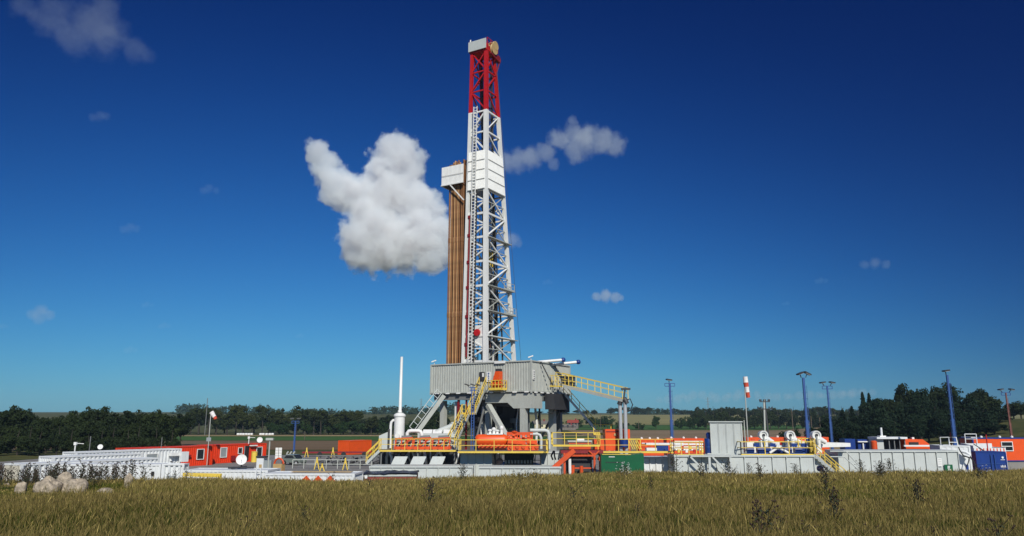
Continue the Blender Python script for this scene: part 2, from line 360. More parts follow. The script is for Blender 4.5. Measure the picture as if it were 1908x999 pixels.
# ---------------------------------------------------------------- trees
def leafmat(name, c1, c2):
    m = bpy.data.materials.new(name); m.use_nodes = True; t = m.node_tree; b = t.nodes['Principled BSDF']; b.inputs['Roughness'].default_value = .75; b.inputs['Specular IOR Level'].default_value = .15
    tc = N(t, 'ShaderNodeTexCoord'); no = N(t, 'ShaderNodeTexNoise'); no.inputs['Scale'].default_value = 1.6; no.inputs['Detail'].default_value = 4
    oi = N(t, 'ShaderNodeObjectInfo'); ad = N(t, 'ShaderNodeMath', operation='MULTIPLY_ADD'); ad.inputs[1].default_value = .35
    t.links.new(tc.outputs['Object'], no.inputs['Vector']); t.links.new(oi.outputs['Random'], ad.inputs[0]); t.links.new(no.outputs[0], ad.inputs[2])
    cr = N(t, 'ShaderNodeValToRGB'); cr.color_ramp.elements[0].position = .35; cr.color_ramp.elements[1].position = .95
    cr.color_ramp.elements[0].color = (*c1, 1); cr.color_ramp.elements[1].color = (*c2, 1)
    t.links.new(ad.outputs[0], cr.inputs[0]); t.links.new(cr.outputs[0], b.inputs['Base Color'])
    tr = N(t, 'ShaderNodeBsdfTranslucent'); ms = N(t, 'ShaderNodeMixShader'); ms.inputs[0].default_value = .15
    t.links.new(cr.outputs[0], tr.inputs[0]); t.links.new(b.outputs[0], ms.inputs[1]); t.links.new(tr.outputs[0], ms.inputs[2]); t.links.new(ms.outputs[0], t.nodes['Material Output'].inputs[0])
    return m
L_DARK = leafmat('dark_leaves', (.012, .022, .008), (.030, .045, .012))
L_MID = leafmat('olive_leaves', (.022, .036, .010), (.055, .065, .018))
L_CON = leafmat('conifer_needles', (.007, .018, .009), (.018, .036, .014))
L_BUSH = leafmat('bush_leaves', (.014, .036, .009), (.034, .064, .016))
L_FAR = leafmat('far_forest_leaves', (.020, .042, .028), (.035, .062, .036))
def leaves(cl, per, size, flat=.8):         # cl: rows x, y, z, r of leaf clumps -> quads
    cl = np.array(cl); n = len(cl) * per; c = np.repeat(cl, per, 0)
    d = rng.normal(size=(n, 3)); d /= np.linalg.norm(d, axis=1)[:, None]; rr = rng.uniform(.35, 1.05, n) ** .6
    p = c[:, :3] + d * (c[:, 3] * rr)[:, None] * np.array([1, 1, flat])
    nr = d + rng.normal(scale=.7, size=(n, 3)); nr /= np.linalg.norm(nr, axis=1)[:, None]
    t1 = np.cross(nr, rng.normal(size=(n, 3))); t1 /= np.linalg.norm(t1, axis=1)[:, None]; t2 = np.cross(nr, t1)
    s = (size * rng.uniform(.6, 1.3, n))[:, None]
    v = np.stack([p - t1 * s, p - t2 * s * .6, p + t1 * s, p + t2 * s * .6], 1).reshape(-1, 3)
    return v, np.arange(n * 4), np.full(n, 4)
def clumps_round(H, W, base, n, r, lobes=7):
    out = []; cz = (H + base) / 2; hz = (H - base) / 2 * .9; L = [(rnd.uniform(-.45, .45) * W / 2, rnd.uniform(-.45, .45) * W / 2, cz + rnd.uniform(-.5, .55) * hz, rnd.uniform(.42, .62)) for _ in range(lobes)]
    for _ in range(n):
        lx, ly, lz, k = rnd.choice(L); a, b = rnd.uniform(0, 2 * math.pi), math.asin(rnd.uniform(-.75, 1)); q = rnd.uniform(.6, 1)
        z = lz + math.sin(b) * hz * k * q
        if z < base * .8: continue
        out.append((lx + math.cos(a) * math.cos(b) * W / 2 * k * q, ly + math.sin(a) * math.cos(b) * W / 2 * k * q, min(z, H), r * rnd.uniform(.7, 1.25)))
    return out
def clumps_cone(H, W, base, n, r):
    out = []
    for i in range(n):
        t = (i + rnd.random()) / n; t = t ** .8; z = base + (H - base) * t; rad = (W / 2) * (1 - t) ** .85 * rnd.uniform(.35, 1.1); a = rnd.uniform(0, 6.283)
        out.append((math.cos(a) * rad, math.sin(a) * rad, z, r * (1.15 - .75 * t)))
    return out
TREES = []      # variants: (prototype parts) unit height 10 m, width 8 m
def tree_parts(kind, H=10.0):
    if kind == 'round': cl = clumps_round(H, 9, .9, 120, 1.0); lm, sz, per = L_DARK, .30, 46
    elif kind == 'tall': cl = clumps_round(H, 5.4, 2.6, 70, .72, 9); lm, sz, per = L_MID, .26, 38
    elif kind == 'cone': cl = clumps_cone(H, 4.2, .8, 85, .75); lm, sz, per = L_CON, .24, 34
    elif kind == 'pine': cl = clumps_round(H, 6, .5, 100, .9, 9); lm, sz, per = L_CON, .27, 42
    else: cl = clumps_round(H * .55, 8, .2, 70, .9); lm, sz, per = (L_DARK if kind == 'shrub' else L_BUSH), .28, 42
    v, f, per_ = leaves(cl, per, sz); crown = np_mesh('crown', v, f, per_, lm)
    tk = MB(); hh = H * (.75 if kind != 'bush' else .3)
    pts = [(0, 0, -.6), (rnd.uniform(-.1, .1), rnd.uniform(-.1, .1), hh * .35), (rnd.uniform(-.3, .3), rnd.uniform(-.3, .3), hh * .7), (0, 0, hh)]
    tk.tube(pts, radii=[.30, .22, .14, .05], n=7)
    for _ in range(6):
        c = rnd.choice(cl); z0 = max(.8, min(c[2] - 1.2, hh * .8)); tk.tube([(0, 0, z0), (c[0] * .5, c[1] * .5, z0 + (c[2] - z0) * .6), c[:3]], radii=[.11, .07, .03], n=5)
    return crown, tk
def make_variant(kind):
    crown, tk = tree_parts(kind); me = bpy.data.meshes.new('trunk'); me.from_pydata(tk.v, [], tk.f); me.materials.append(M_BARK); me.update(); return crown, me
VAR = {k: [make_variant(k) for _ in range(n)] for k, n in (('round', 5), ('tall', 5), ('cone', 3), ('pine', 4), ('bush', 3), ('shrub', 3))}
def tree(kind, px, top, Y, wpx, label, group, base=None, nm=None):
    z0 = h1(gx(px, Y, 3), Y) if base is None else base; x = gx(px, Y, z0 + 4); H = max(1.5, gz(top, Y) - z0); crown, trunk = rnd.choice(VAR[kind])
    nat = {'round': 8.5, 'tall': 5.8, 'cone': 4.4, 'pine': 6.0, 'bush': 8.0, 'shrub': 8.0}[kind]; w = wpx * Y / FOC / nat; hs_ = H / (10.0 if kind not in ('bush', 'shrub') else 5.4)
    nm = nm or {'round': 'broadleaf_tree', 'tall': 'broadleaf_tree', 'cone': 'spruce_tree', 'pine': 'pine_tree', 'bush': 'bush', 'shrub': 'bush'}[kind]
    o = bpy.data.objects.new(nm, None); col.objects.link(o); o.location = (x, Y, z0); o.rotation_euler = (0, 0, rnd.uniform(0, 6.28)); o.scale = (w, w, hs_)
    tag(o, label, 'bush' if kind in ('bush', 'shrub') else 'tree', group)
    for n2, me in (('crown', crown), ('trunk', trunk)):
        k = bpy.data.objects.new(n2, me); col.objects.link(k); k.parent = o
    return o
# near left wood edge
lab = 'dark broadleaf tree in the dense clump behind the white containers'
for px, top in ((-30, 758), (2, 758), (28, 755), (52, 757), (82, 762), (104, 774), (128, 765), (150, 762), (176, 755), (205, 758), (232, 762), (254, 759), (284, 763), (306, 770)):
    tree('round', px, top + rnd.uniform(-4, 3), rnd.uniform(146, 162), rnd.uniform(42, 56), lab, 'dark trees behind the white containers')
lab = 'lower dark tree at the foot of the clump behind the white containers'
for px, top in ((-14, 785), (16, 782), (60, 790), (90, 788), (122, 792), (160, 785), (195, 790), (240, 788), (272, 786), (300, 792)):
    tree('round', px, top, rnd.uniform(139, 145), rnd.uniform(48, 60), lab, 'dark trees behind the white containers')
for px in range(-20, 320, 26):
    tree('shrub', px + rnd.uniform(-6, 6), rnd.uniform(808, 822), rnd.uniform(131, 136), rnd.uniform(40, 52), 'dark bush at the foot of the trees behind the white containers', 'bushes behind the white containers', nm='bush')
tree('round', 338, 768, 186, 46, 'lone rounded olive green tree standing behind the orange cabins', None)
# far left row across the fields
lab = 'tall thin-crowned tree in the row behind the green field'
for px, top, w in ((356, 756, 26), (371, 751, 22), (388, 757, 24), (404, 753, 22), (424, 763, 26), (440, 753, 22), (453, 755, 22), (470, 766, 22), (489, 754, 22), (503, 758, 20), (521, 756, 22), (536, 762, 20), (552, 752, 24), (566, 758, 22), (585, 759, 20), (598, 757, 20), (622, 768, 22), (640, 764, 20), (656, 758, 22), (668, 760, 18), (692, 770, 22)):
    tree('tall', px, top + rnd.uniform(-3, 5), rnd.uniform(322, 345), w * rnd.uniform(1.1, 1.5), lab, 'tall trees behind the green field')
lab = 'rounded dark tree filling the wood behind the green field'
for px in range(352, 740, 24):
    tree('round', px + rnd.uniform(-6, 6), rnd.uniform(769, 778), rnd.uniform(355, 380), 46, lab, 'rounded trees behind the green field')
lab = 'bright green bush at the edge of the green field'
for px in range(505, 860, 22):
    tree('bush', px + rnd.uniform(-5, 5), rnd.uniform(784, 794), rnd.uniform(332, 340), rnd.uniform(28, 40), lab, 'bushes at the edge of the green field')
tree('round', 800, 757, 300, 32, 'dark tree rising behind the left leg of the rig floor', None)
tree('round', 824, 768, 305, 30, 'lower dark tree beside the rig floor left leg', None)
# right hill crest
lab = 'rounded field tree standing on the skyline of the far pasture'
for px, w, top in ((985, 20, 768), (1006, 16, 766), (1030, 18, 768), (1052, 16, 767), (1077, 15, 764), (1093, 13, 764), (1108, 12, 763), (1138, 15, 759), (1151, 14, 760), (1168, 15, 757), (1183, 17, 757), (1196, 13, 760), (1208, 13, 758), (1226, 6, 760), (1239, 8, 761), (1255, 12, 760), (1270, 13, 764), (1285, 13, 763)):
    tree('round', px, top, 900, w * 1.2, lab, 'skyline trees on the far pasture')
lab = 'tree of the dark wood behind the brown field'
for px in range(1296, 1660, 12):
    tree('round' if rnd.random() < .6 else 'tall', px + rnd.uniform(-3, 3), rnd.uniform(755, 763), rnd.uniform(560, 600), rnd.uniform(18, 25), lab, 'trees behind the brown field')
lab = 'low bush at the foot of the wood behind the brown field'
for px in range(1300, 1660, 15):
    tree('shrub', px, rnd.uniform(768, 774), rnd.uniform(430, 450), rnd.uniform(22, 32), lab, 'bushes at the foot of the wood')
lab = 'small hedge bush in the far fields'
for px, top, w, Y in ((1100, 778, 34, 470), (1126, 774, 36, 480), (1070, 782, 30, 460), (1222, 776, 17, 440), (1268, 777, 26, 445), (1285, 775, 24, 445), (1300, 779, 18, 445), (1160, 786, 24, 430), (1190, 787, 22, 425), (1000, 782, 34, 440), (1040, 786, 20, 470), (975, 780, 36, 430)):
    tree('bush', px, top, Y, w, lab, 'hedge bushes in the far fields')
tree('pine', 1464, 787, 150, 26, 'small dark round tree behind the first white fan drum', None)
tree('pine', 1506, 789, 150, 32, 'small dark tree left of the tallest blue lamp mast', None)
tree('pine', 1484, 796, 156, 16, 'tiny dark tree between two small trees behind the tanks', None)
# right knoll wood
lab = 'dark conifer in the wood on the right knoll'
for px, top in ((1572, 765), (1590, 758), (1612, 733), (1624, 735), (1644, 726), (1664, 729), (1684, 716), (1706, 706), (1718, 708), (1736, 712), (1752, 706), (1764, 712), (1780, 720), (1798, 730), (1812, 727), (1828, 723), (1840, 733), (1850, 752), (1860, 772)):
    tree('cone' if px < 1630 else 'round' if rnd.random() < .35 else 'pine', px, top, rnd.uniform(203, 222), rnd.uniform(24, 30) if px < 1630 else rnd.uniform(40, 54), lab, 'wood on the right knoll')
for px in range(1545, 1862, 17):
    tree('pine', px + rnd.uniform(-4, 4), 726 + abs(px - 1740) * .22 + rnd.uniform(-4, 14), rnd.uniform(192, 200), rnd.uniform(34, 44), lab, 'wood on the right knoll')
lab = 'lower dark tree at the front edge of the right knoll wood'
for px in range(1532, 1856, 20):
    tree('pine', px + rnd.uniform(-4, 4), 757 + abs(px - 1740) * .16 + rnd.uniform(-6, 8), rnd.uniform(182, 188), rnd.uniform(34, 46), lab, 'wood on the right knoll')
lab = 'dark tree at the right edge of the picture on the knoll'
for px, top in ((1874, 764), (1886, 752), (1900, 746), (1918, 748), (1936, 750)):
    tree('round', px, top, rnd.uniform(225, 240), 40, lab, 'dark trees at the right edge')
# far wooded ridge: a far-off wood that reads as one mass
cl = []
for _ in range(2600):
    px = rnd.uniform(-200, 980); Y = rnd.uniform(880, 1010); x = gx(px, Y, 15); z = h1(x, Y)
    topz = gz((763 if px > 330 else 777) + 5 * math.sin(px * .013) + 2.5 * math.sin(px * .05), 950); cl.append((x, Y, rnd.uniform(z * .4, topz), rnd.uniform(3, 5)))
for _ in range(900):
    px = rnd.uniform(1180, 2100); Y = rnd.uniform(960, 1080); x = gx(px, Y, 15); z = h1(x, Y); cl.append((x, Y, rnd.uniform(z - 2, gz(766 + 2 * math.sin(px * .03), 1000)), rnd.uniform(3, 5)))
v, f, per = leaves(cl, 16, 1.5); o = bpy.data.objects.new('forest', np_mesh('forest', v, f, per, L_FAR)); col.objects.link(o)
tag(o, 'far dark green forest on the low ridge along the horizon', 'forest', kind='stuff')

# ---------------------------------------------------------------- clouds: volumes with their own depth
def cloudmat(name, balls, dens, nscale, amp, thr=.0, aniso=.0, soft=.25):
    m = bpy.data.materials.new(name); m.use_nodes = True; t = m.node_tree; t.nodes.remove(t.nodes['Principled BSDF'])
    tc = N(t, 'ShaderNodeTexCoord'); no = N(t, 'ShaderNodeTexNoise'); no.inputs['Scale'].default_value = nscale; no.inputs['Detail'].default_value = 7; no.inputs['Roughness'].default_value = .64
    t.links.new(tc.outputs['Object'], no.inputs['Vector']); last = None
    for (x, y, z, r) in balls:
        d = N(t, 'ShaderNodeVectorMath', operation='DISTANCE'); d.inputs[1].default_value = (x, y, z); t.links.new(tc.outputs['Object'], d.inputs[0])
        q = N(t, 'ShaderNodeMath', operation='MULTIPLY_ADD'); q.inputs[1].default_value = -1 / r; q.inputs[2].default_value = 1; t.links.new(d.outputs['Value'], q.inputs[0])
        if last is None: last = q.outputs[0]
        else:
            mx = N(t, 'ShaderNodeMath', operation='SMOOTH_MAX'); mx.inputs[2].default_value = .12; t.links.new(last, mx.inputs[0]); t.links.new(q.outputs[0], mx.inputs[1]); last = mx.outputs[0]
    a = N(t, 'ShaderNodeMath', operation='MULTIPLY_ADD'); a.inputs[1].default_value = amp; t.links.new(no.outputs[0], a.inputs[0]); t.links.new(last, a.inputs[2])
    r = N(t, 'ShaderNodeMapRange', interpolation_type='SMOOTHSTEP'); r.inputs[1].default_value = .5 * amp + thr; r.inputs[2].default_value = .5 * amp + thr + soft; r.inputs[4].default_value = dens
    t.links.new(a.outputs[0], r.inputs[0])
    vs = N(t, 'ShaderNodeVolumeScatter'); vs.inputs['Color'].default_value = (.88, .985, 1, 1); vs.inputs['Anisotropy'].default_value = aniso
    t.links.new(r.outputs[0], vs.inputs['Density']); t.links.new(vs.outputs[0], t.nodes['Material Output'].inputs['Volume'])
    m.cycles.volume_step_rate = .45; return m
def cloud(label, Y, balls_px, dens, nscale=.02, amp=1.6, thr=.05, grow=1.25, group=None, soft=.25, vox=None, depth=1.0):
    S = Y / FOC; B = []
    for px, py, rp in balls_px:
        p = at(px, py, Y); B.append([p.x, p.y + rnd.uniform(-.3, .3) * rp * S, p.z, rp * S])
    c = np.mean([b[:3] for b in B], 0); B = [(b[0] - c[0], b[1] - c[1], b[2] - c[2], b[3]) for b in B]
    me = bpy.data.meshes.new('cloud'); mb = MB()
    for (x, y, z, r) in B:
        n = 12; vs = []; fs = []
        for i in range(n + 1):
            th = math.pi * i / n
            for k in range(n): ph = 2 * math.pi * k / n; vs.append((x + r * grow * math.sin(th) * math.cos(ph), y + r * grow * math.sin(th) * math.sin(ph), z + r * grow * math.cos(th)))
        for i in range(n):
            for k in range(n): k2 = (k + 1) % n; fs.append((i * n + k, (i + 1) * n + k, (i + 1) * n + k2, i * n + k2))
        mb.add(vs, fs)
    me.from_pydata(mb.v, [], mb.f); tmp = bpy.data.objects.new('cloud', me); col.objects.link(tmp)
    mod = tmp.modifiers.new('r', 'REMESH'); mod.mode = 'VOXEL'; mod.voxel_size = vox or max(b[3] for b in B) * .16
    dg = bpy.context.evaluated_depsgraph_get(); m2 = bpy.data.meshes.new_from_object(tmp.evaluated_get(dg)); tmp.modifiers.clear(); tmp.data = m2; m2.name = 'cloud'
    m2.materials.clear(); m2.materials.append(cloudmat('cloud_vapour', B, dens, nscale, amp, thr, soft=soft)); tmp.location = c
    tag(tmp, label, 'cloud', group); return tmp
cloud('large bright white cumulus cloud with two upright towers beside the derrick', 1500,
      [(590, 283, 28), (612, 300, 26), (604, 318, 30), (628, 345, 38), (655, 362, 44), (618, 365, 26), (690, 362, 46), (722, 305, 42), (745, 296, 50), (758, 325, 40), (732, 345, 58), (765, 375, 52), (700, 405, 60), (678, 448, 48), (696, 464, 50), (735, 450, 66), (780, 435, 58), (815, 450, 46), (830, 430, 34), (655, 462, 28), (800, 400, 36), (800, 480, 34)],
      .05, nscale=.026, amp=2.1, thr=.0, soft=.24, grow=1.3)
wis = 'thin pale wisps of cloud'
cloud('thin grey fair-weather cloud with ragged top right of the derrick', 1500, [(1042, 262, 24), (1066, 246, 24), (1090, 262, 34), (1120, 268, 28), (1148, 268, 24), (1072, 280, 24), (1068, 228, 12)], .014, nscale=.03, amp=2.2, thr=-.05, soft=.5, grow=1.3)
cloud('thin grey cloud touching the right side of the derrick windwall', 1500, [(940, 300, 26), (965, 296, 26), (990, 292, 26), (1015, 284, 22), (1032, 306, 14), (918, 300, 24)], .011, nscale=.03, amp=2.2, thr=-.05, soft=.5, grow=1.3)
cloud('faint broad wispy cloud at the top left corner of the sky', 1500, [(110, 40, 50), (160, 40, 60), (200, 20, 40), (200, 70, 44), (250, 90, 34), (130, 70, 40), (270, 100, 20), (40, 10, 30)], .0022, nscale=.02, amp=2.4, thr=-.02, soft=.6, grow=1.3)
cloud('small bright cloud right of the derrick above the horizon', 1500, [(1112, 553, 11), (1128, 550, 14), (1146, 555, 12), (1158, 556, 6)], .03, nscale=.06, amp=1.6, thr=0, soft=.4, grow=1.3)
cloud('small grey cloud low in the sky at far left', 1500, [(58, 584, 12), (76, 580, 16), (92, 588, 12), (74, 592, 14)], .010, nscale=.05, amp=1.8, thr=0, soft=.5, grow=1.3)
cloud('grey cloud peeking out behind the right leg of the derrick', 1500, [(938, 445, 22), (955, 448, 18), (966, 454, 10), (930, 460, 18)], .012, nscale=.04, amp=1.6, thr=0, soft=.5, grow=1.3)
cloud('small faint cloud high over the right lamp masts', 1500, [(1612, 492, 11), (1632, 489, 13), (1650, 494, 10)], .007, nscale=.06, amp=1.8, thr=0, soft=.5, grow=1.3)
for px, py, r in ((242, 424, 17), (390, 352, 16), (306, 606, 11), (243, 651, 12), (275, 567, 10), (1021, 525, 9), (1530, 522, 11), (6, 607, 9), (560, 625, 8), (1465, 565, 7), (185, 215, 18)):
    cloud('tiny faint cloud scrap in the blue sky', 1500, [(px - r * .7, py + r * .12, r * .6), (px, py, r * .7), (px + r * .7, py + r * .15, r * .55)], .0038, nscale=.06, amp=1.8, thr=0, soft=.5, grow=1.3, group=wis)
for k, (px, py) in enumerate(((1255, 742), (1300, 735), (1345, 740), (1385, 733), (1440, 738), (1500, 735), (1560, 734), (1600, 730))):
    cloud('low thin bank of cloud just above the right horizon', 4000, [(px - 26, py + 3, 8), (px - 10, py, 11), (px + 8, py + 1, 11), (px + 26, py + 2, 9)], .0045, nscale=.012, amp=1.8, thr=0, soft=.5, grow=1.3, group='low clouds above the right horizon')
# ---------------------------------------------------------------- the rig: floor on its substructure
RO = (2.2, 86.0, 0.0); RZ = R(-30)
def rl(x, y, z): return V((RO[0] + .8660 * x + .5 * y, RO[1] - .5 * x + .8660 * y, z))      # rig frame -> world
def lx(px, y=0.0, z=9.0):           # rig x of photo column px on the plane rig-y = y
    lo, hi = -20.0, 16.0
    for _ in range(40):
        m = (lo + hi) / 2; p = rl(m, y, z); c = 954 + FOC * p.x / (p.y * CT + (z - EYE) * ST)
        if c < px: lo = m
        else: hi = m
    return lo
def col_px(p): return 954 + FOC * p.x / (p.y * CT + (p.z - EYE) * ST)
floor = thing('rig_floor', 'grey corrugated box-like drill floor raised on columns under the tall derrick', 'drill floor', RO, RZ)
FZ, WZ = 9.3, 12.62
MB().box(-13.9, .12, 9.02, -.12, 9.9, 9.28).build('floor_deck', M_DGREY, floor)
for nm, a, b, o in (('front', (-14, 0, 0), (0, 0, 0), (0, -1, 0)), ('right', (0, 0, 0), (0, 10, 0), (1, 0, 0)), ('back', (0, 10, 0), (-14, 10, 0), (0, 1, 0)), ('left', (-14, 10, 0), (-14, 0, 0), (-1, 0, 0))):
    w = MB().corr(a, b, FZ, WZ, .34, .05, o)
    ia, ib = V(a) - V(o) * .1, V(b) - V(o) * .1
    w.add([(ia.x, ia.y, FZ), (ib.x, ib.y, FZ), (ib.x, ib.y, WZ), (ia.x, ia.y, WZ)], [(0, 3, 2, 1)])
    w.build('windwall', M_GREY, floor)
f = MB()
for x, y in ((-14, 0), (0, 0), (0, 10), (-14, 10)): f.box(x - .09, y - .09, 9.0, x + .09, y + .09, WZ + .05)
for z in (9.22, WZ): f.bar((-14, -.03, z), (0, -.03, z), .16, .14); f.bar((.03, 0, z), (.03, 10, z), .16, .14); f.bar((-14, 10, z), (0, 10, z), .16); f.bar((-14, 0, z), (-14, 10, z), .16)
xd = lx(860, 0, 11); f.box(xd - .06, -.08, 9.3, xd + .06, .0, WZ)
xd = lx(948, 0, 11); f.box(xd - .02, -.065, 10.9, xd + .02, -.02, WZ)
f.build('wall_frame', M_GREY, floor)
f = MB(); f.box(-6.2, .1, 7.95, -.05, .75, 9.0); f.prism([(-3.2, .1, 7.95), (-2.4, .1, 7.3), (-.05, .1, 7.3), (-.05, .1, 7.95)], (0, .65, 0)); f.box(-.72, .78, 7.3, -.05, 2.7, 9.0); f.box(-6.2, 1.7, 8.1, -.9, 2.3, 9.0)
f.build('corner_girder', M_GREY, floor)
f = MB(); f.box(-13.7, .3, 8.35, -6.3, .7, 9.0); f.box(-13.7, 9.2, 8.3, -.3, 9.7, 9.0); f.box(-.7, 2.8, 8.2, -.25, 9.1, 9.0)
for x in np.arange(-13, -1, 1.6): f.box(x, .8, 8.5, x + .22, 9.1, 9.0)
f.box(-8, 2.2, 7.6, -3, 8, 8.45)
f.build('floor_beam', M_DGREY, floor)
MB().box(.05, 3.2, 7.2, 1.3, 6.6, 9.0).box(.1, 7.0, 6.9, .7, 8.4, 9.0).build('equipment_bay', M_DARK, floor)  # painted dark for the shade beneath the right wall
f = MB()
for k in range(9): x = -13.2 + k * 1.55; f.box(x, -.24, 9.06, x + .5, -.1, 9.2)
for k in range(6): f.box(.1, .5 + k * 1.5, 9.02, .26, 1.0 + k * 1.5, 9.16)
f.build('bracket', M_WHITE, floor)
for cx, cy, w in ((-1.25, .45, .66), (-12.9, 1.2, .62), (-.6, 6.3, .7), (-12.9, 8.8, .62), (-6.3, 8.8, .6), (-1.0, 8.9, .6), (-6.5, 1.3, .6), (-9.6, 5.0, .5), (-3.6, 5.2, .6)):
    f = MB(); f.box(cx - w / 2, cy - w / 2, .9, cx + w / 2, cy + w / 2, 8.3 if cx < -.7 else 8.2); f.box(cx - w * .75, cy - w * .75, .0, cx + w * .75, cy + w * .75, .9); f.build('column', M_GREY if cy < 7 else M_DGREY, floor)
for a, b, w in (((lx(910, .1, 7.4), .1, 7.7), (lx(953, -1.8, 3.6), -1.8, 3.2), .62), ((lx(905, 1, 7), 1, 8), (lx(885, .6, 5), .6, 3), .3), ((-12.7, 8.8, 8.2), (-9, 8.8, 3), .3), ((-6.3, 8.8, 8.2), (-9, 8.8, 3), .3), ((-1, 8.9, 8), (-4, 8.9, 3), .3), ((-.5, 6.3, 5.5), (-.5, 8.9, 8), .25), ((lx(860, 1.2, 6), 1.2, 7.6), (lx(845, .6, 4), .6, 3.0), .35)):
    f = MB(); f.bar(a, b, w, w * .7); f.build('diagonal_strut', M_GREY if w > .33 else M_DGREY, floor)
for px0, px1 in ((853, 862), (868, 872)):
    x = lx(px0, .6, 8); MB().box(x, .5, 2.5, x + (.22 if px0 == 853 else .14), .75, 8.9).build('red_riser', M_DRED, floor)
x = lx(846, .9, 6); MB().box(x, 1, 1, x + .3, 1.3, 8.2).build('white_post', M_WHITE, floor)
MB().box(lx(856, 1.4, 7), 1.6, 6.6, lx(884, 1.4, 7), 1.9, 7.0).build('white_beam', M_WHITE, floor)
f = MB(); f.box(-10.2, 3, 5.0, -5.6, 6.5, 8.3); f.cyl((-10, 2.9, 6.2), (-5.6, 2.9, 6.2), .6); f.box(-8.6, 3.5, 0, -7, 5, 5)
f.build('drawworks_housing', M_DARK, floor)  # drawworks block, painted dark to fill the shaded middle under the floor
for k in range(26):
    x, y = rnd.uniform(-10.5, -1.8), rnd.uniform(2.2, 7.5); f = MB().tube([(x, y, rnd.uniform(2, 4)), (x + rnd.uniform(-.4, .4), y - .3, 5.5), (x + rnd.uniform(-.6, .6), y, 8.5)], rnd.uniform(.06, .16), 6); f.build('riser_hose', rnd.choice((M_DARK, M_DGREY, M_GREY, M_WHITE, M_BLACK)), floor)
for x, y, r_ in ((-4.6, 4.6, .55), (-4.6, 4.6, .8)):
    z = 3 if r_ < .6 else 4.4; MB().lathe((x, y, z), [(0, 0), (r_, 0), (r_, .5), (r_ * .6, .6), (r_ * .6, 1.2), (r_, 1.3), (r_, 1.8), (0, 1.8)], 16).build('blowout_preventer', M_DARK if r_ < .6 else M_DGREY, floor)
MB().tube([(1.0, 4.5, 9.1), (.9, 4, 7.4), (.9, 3.4, 6.7), (.4, 3, 6.9)], .06, 6).build('riser_hose', M_BLACK, floor)
# door opening, a dark panel painted for its shaded inside, sign, corner plate
a, b = lx(893, -.06, 11.4), lx(903, -.06, 11.4)
d = MB().box(a, -.075, gz(710, 89), b, -.058, gz(693, 89)).build('doorway', M_DARK, floor)
MB().box(b - .32, -.1, gz(703, 89) + .05, b - .08, -.08, gz(695, 89)).build('window', M_WHITE, d)
a, b = lx(907, -.06, 11.4), lx(914.5, -.06, 11.4)
sg = MB().box(a, -.10, gz(712, 89), b, -.06, gz(693, 89)).build('sign', M_WHITE, floor, label='white sign plate with blue vertical lettering')
f = MB()
for k, (u0, u1) in enumerate(((.3, .7), (.35, .6), (.3, .7), (.4, .65), (.3, .62))): z = gz(695 + k * 3.2, 89); f.box(a + (b - a) * u0, -.115, z - .13, a + (b - a) * u1, -.1, z)
f.build('blue_lettering', M_MBLUE, sg)
s2 = MB().box(-.02, .25, gz(708, 87), .12, .62, gz(690, 87)).build('sign', M_WHITE, floor, label='narrow white plate with grey blocks on the wall corner')
f = MB()
for k in range(4): z = gz(693 + k * 4, 87); f.box(.12, .3, z - .12, .13, .56, z)
f.build('plate_text', M_DGREY, s2)
MB().box(lx(923, 0, 12.5), -.25, 12.45, lx(942, 0, 12.5), .1, 12.75).build('roof_lamp_bar', M_WHITE, floor)
# floodlights on the wall top
for x, y in ((-13.7, .2), (-.2, .3)):
    f = MB(); f.bar((x, y, WZ), (x, y, WZ + .35), .06); f.bar((x - .25, y - .25, WZ + .38), (x + .25, y + .05, WZ + .58), .34, .12)
    f.build('floodlight', M_WHITE, floor)
# long white jib pipes with blue ends
for (p0, p1, Y0, Y1) in (((1000, 675), (1046, 671), 89, 90), ((1018, 681), (1074, 675), 90.5, 91)):
    a, b = at(*p0, Y0), at(*p1, Y1); j = thing('jib_pipe', 'white blue-capped boom over the right wall of the drill floor, ' + ('upper shorter one' if p1[0] < 1060 else 'lower longer one'), 'boom', (a.x, a.y, a.z), 0, 'white booms with blue caps')
    MB().cyl(a, b, .165).build('pipe', M_WHITE, j, world=True); d = (b - a).normalized(); MB().tube([b + d * .01, b + d * .15, b + d * .38, b + d * .5], radii=[.2, .28, .26, .12], n=12).build('cap', M_BLUE, j, world=True)
    f = MB(); q = a.lerp(b, .05); f.bar(q, q - V((0, 0, max(.3, q.z - WZ + .1))), .14); q = a.lerp(b, .3); f.bar(q, q - V((0, 0, max(.3, q.z - WZ + .1))), .1); f.build('bracket', M_DGREY, j, world=True)
# hanging chains down the right wall
for i, (x0, x1) in enumerate(((1009, 1031), (1033, 1048))):
    a = rl(.22, 1.9 + i * 3.4, WZ); b = rl(.9, 3.6 + i * 3.2, 9.9)
    f = MB()
    for k in range(16): p, q = a.lerp(b, k / 16), a.lerp(b, (k + .8) / 16); f.bar(p, q, .13 if k % 2 else .08, .08 if k % 2 else .13)
    single('chain', f, M_DARK, 'black chain running down the right wall of the drill floor, ' + ('left of the pair' if i == 0 else 'right of the pair'), 'chain', 'chains on the right wall')
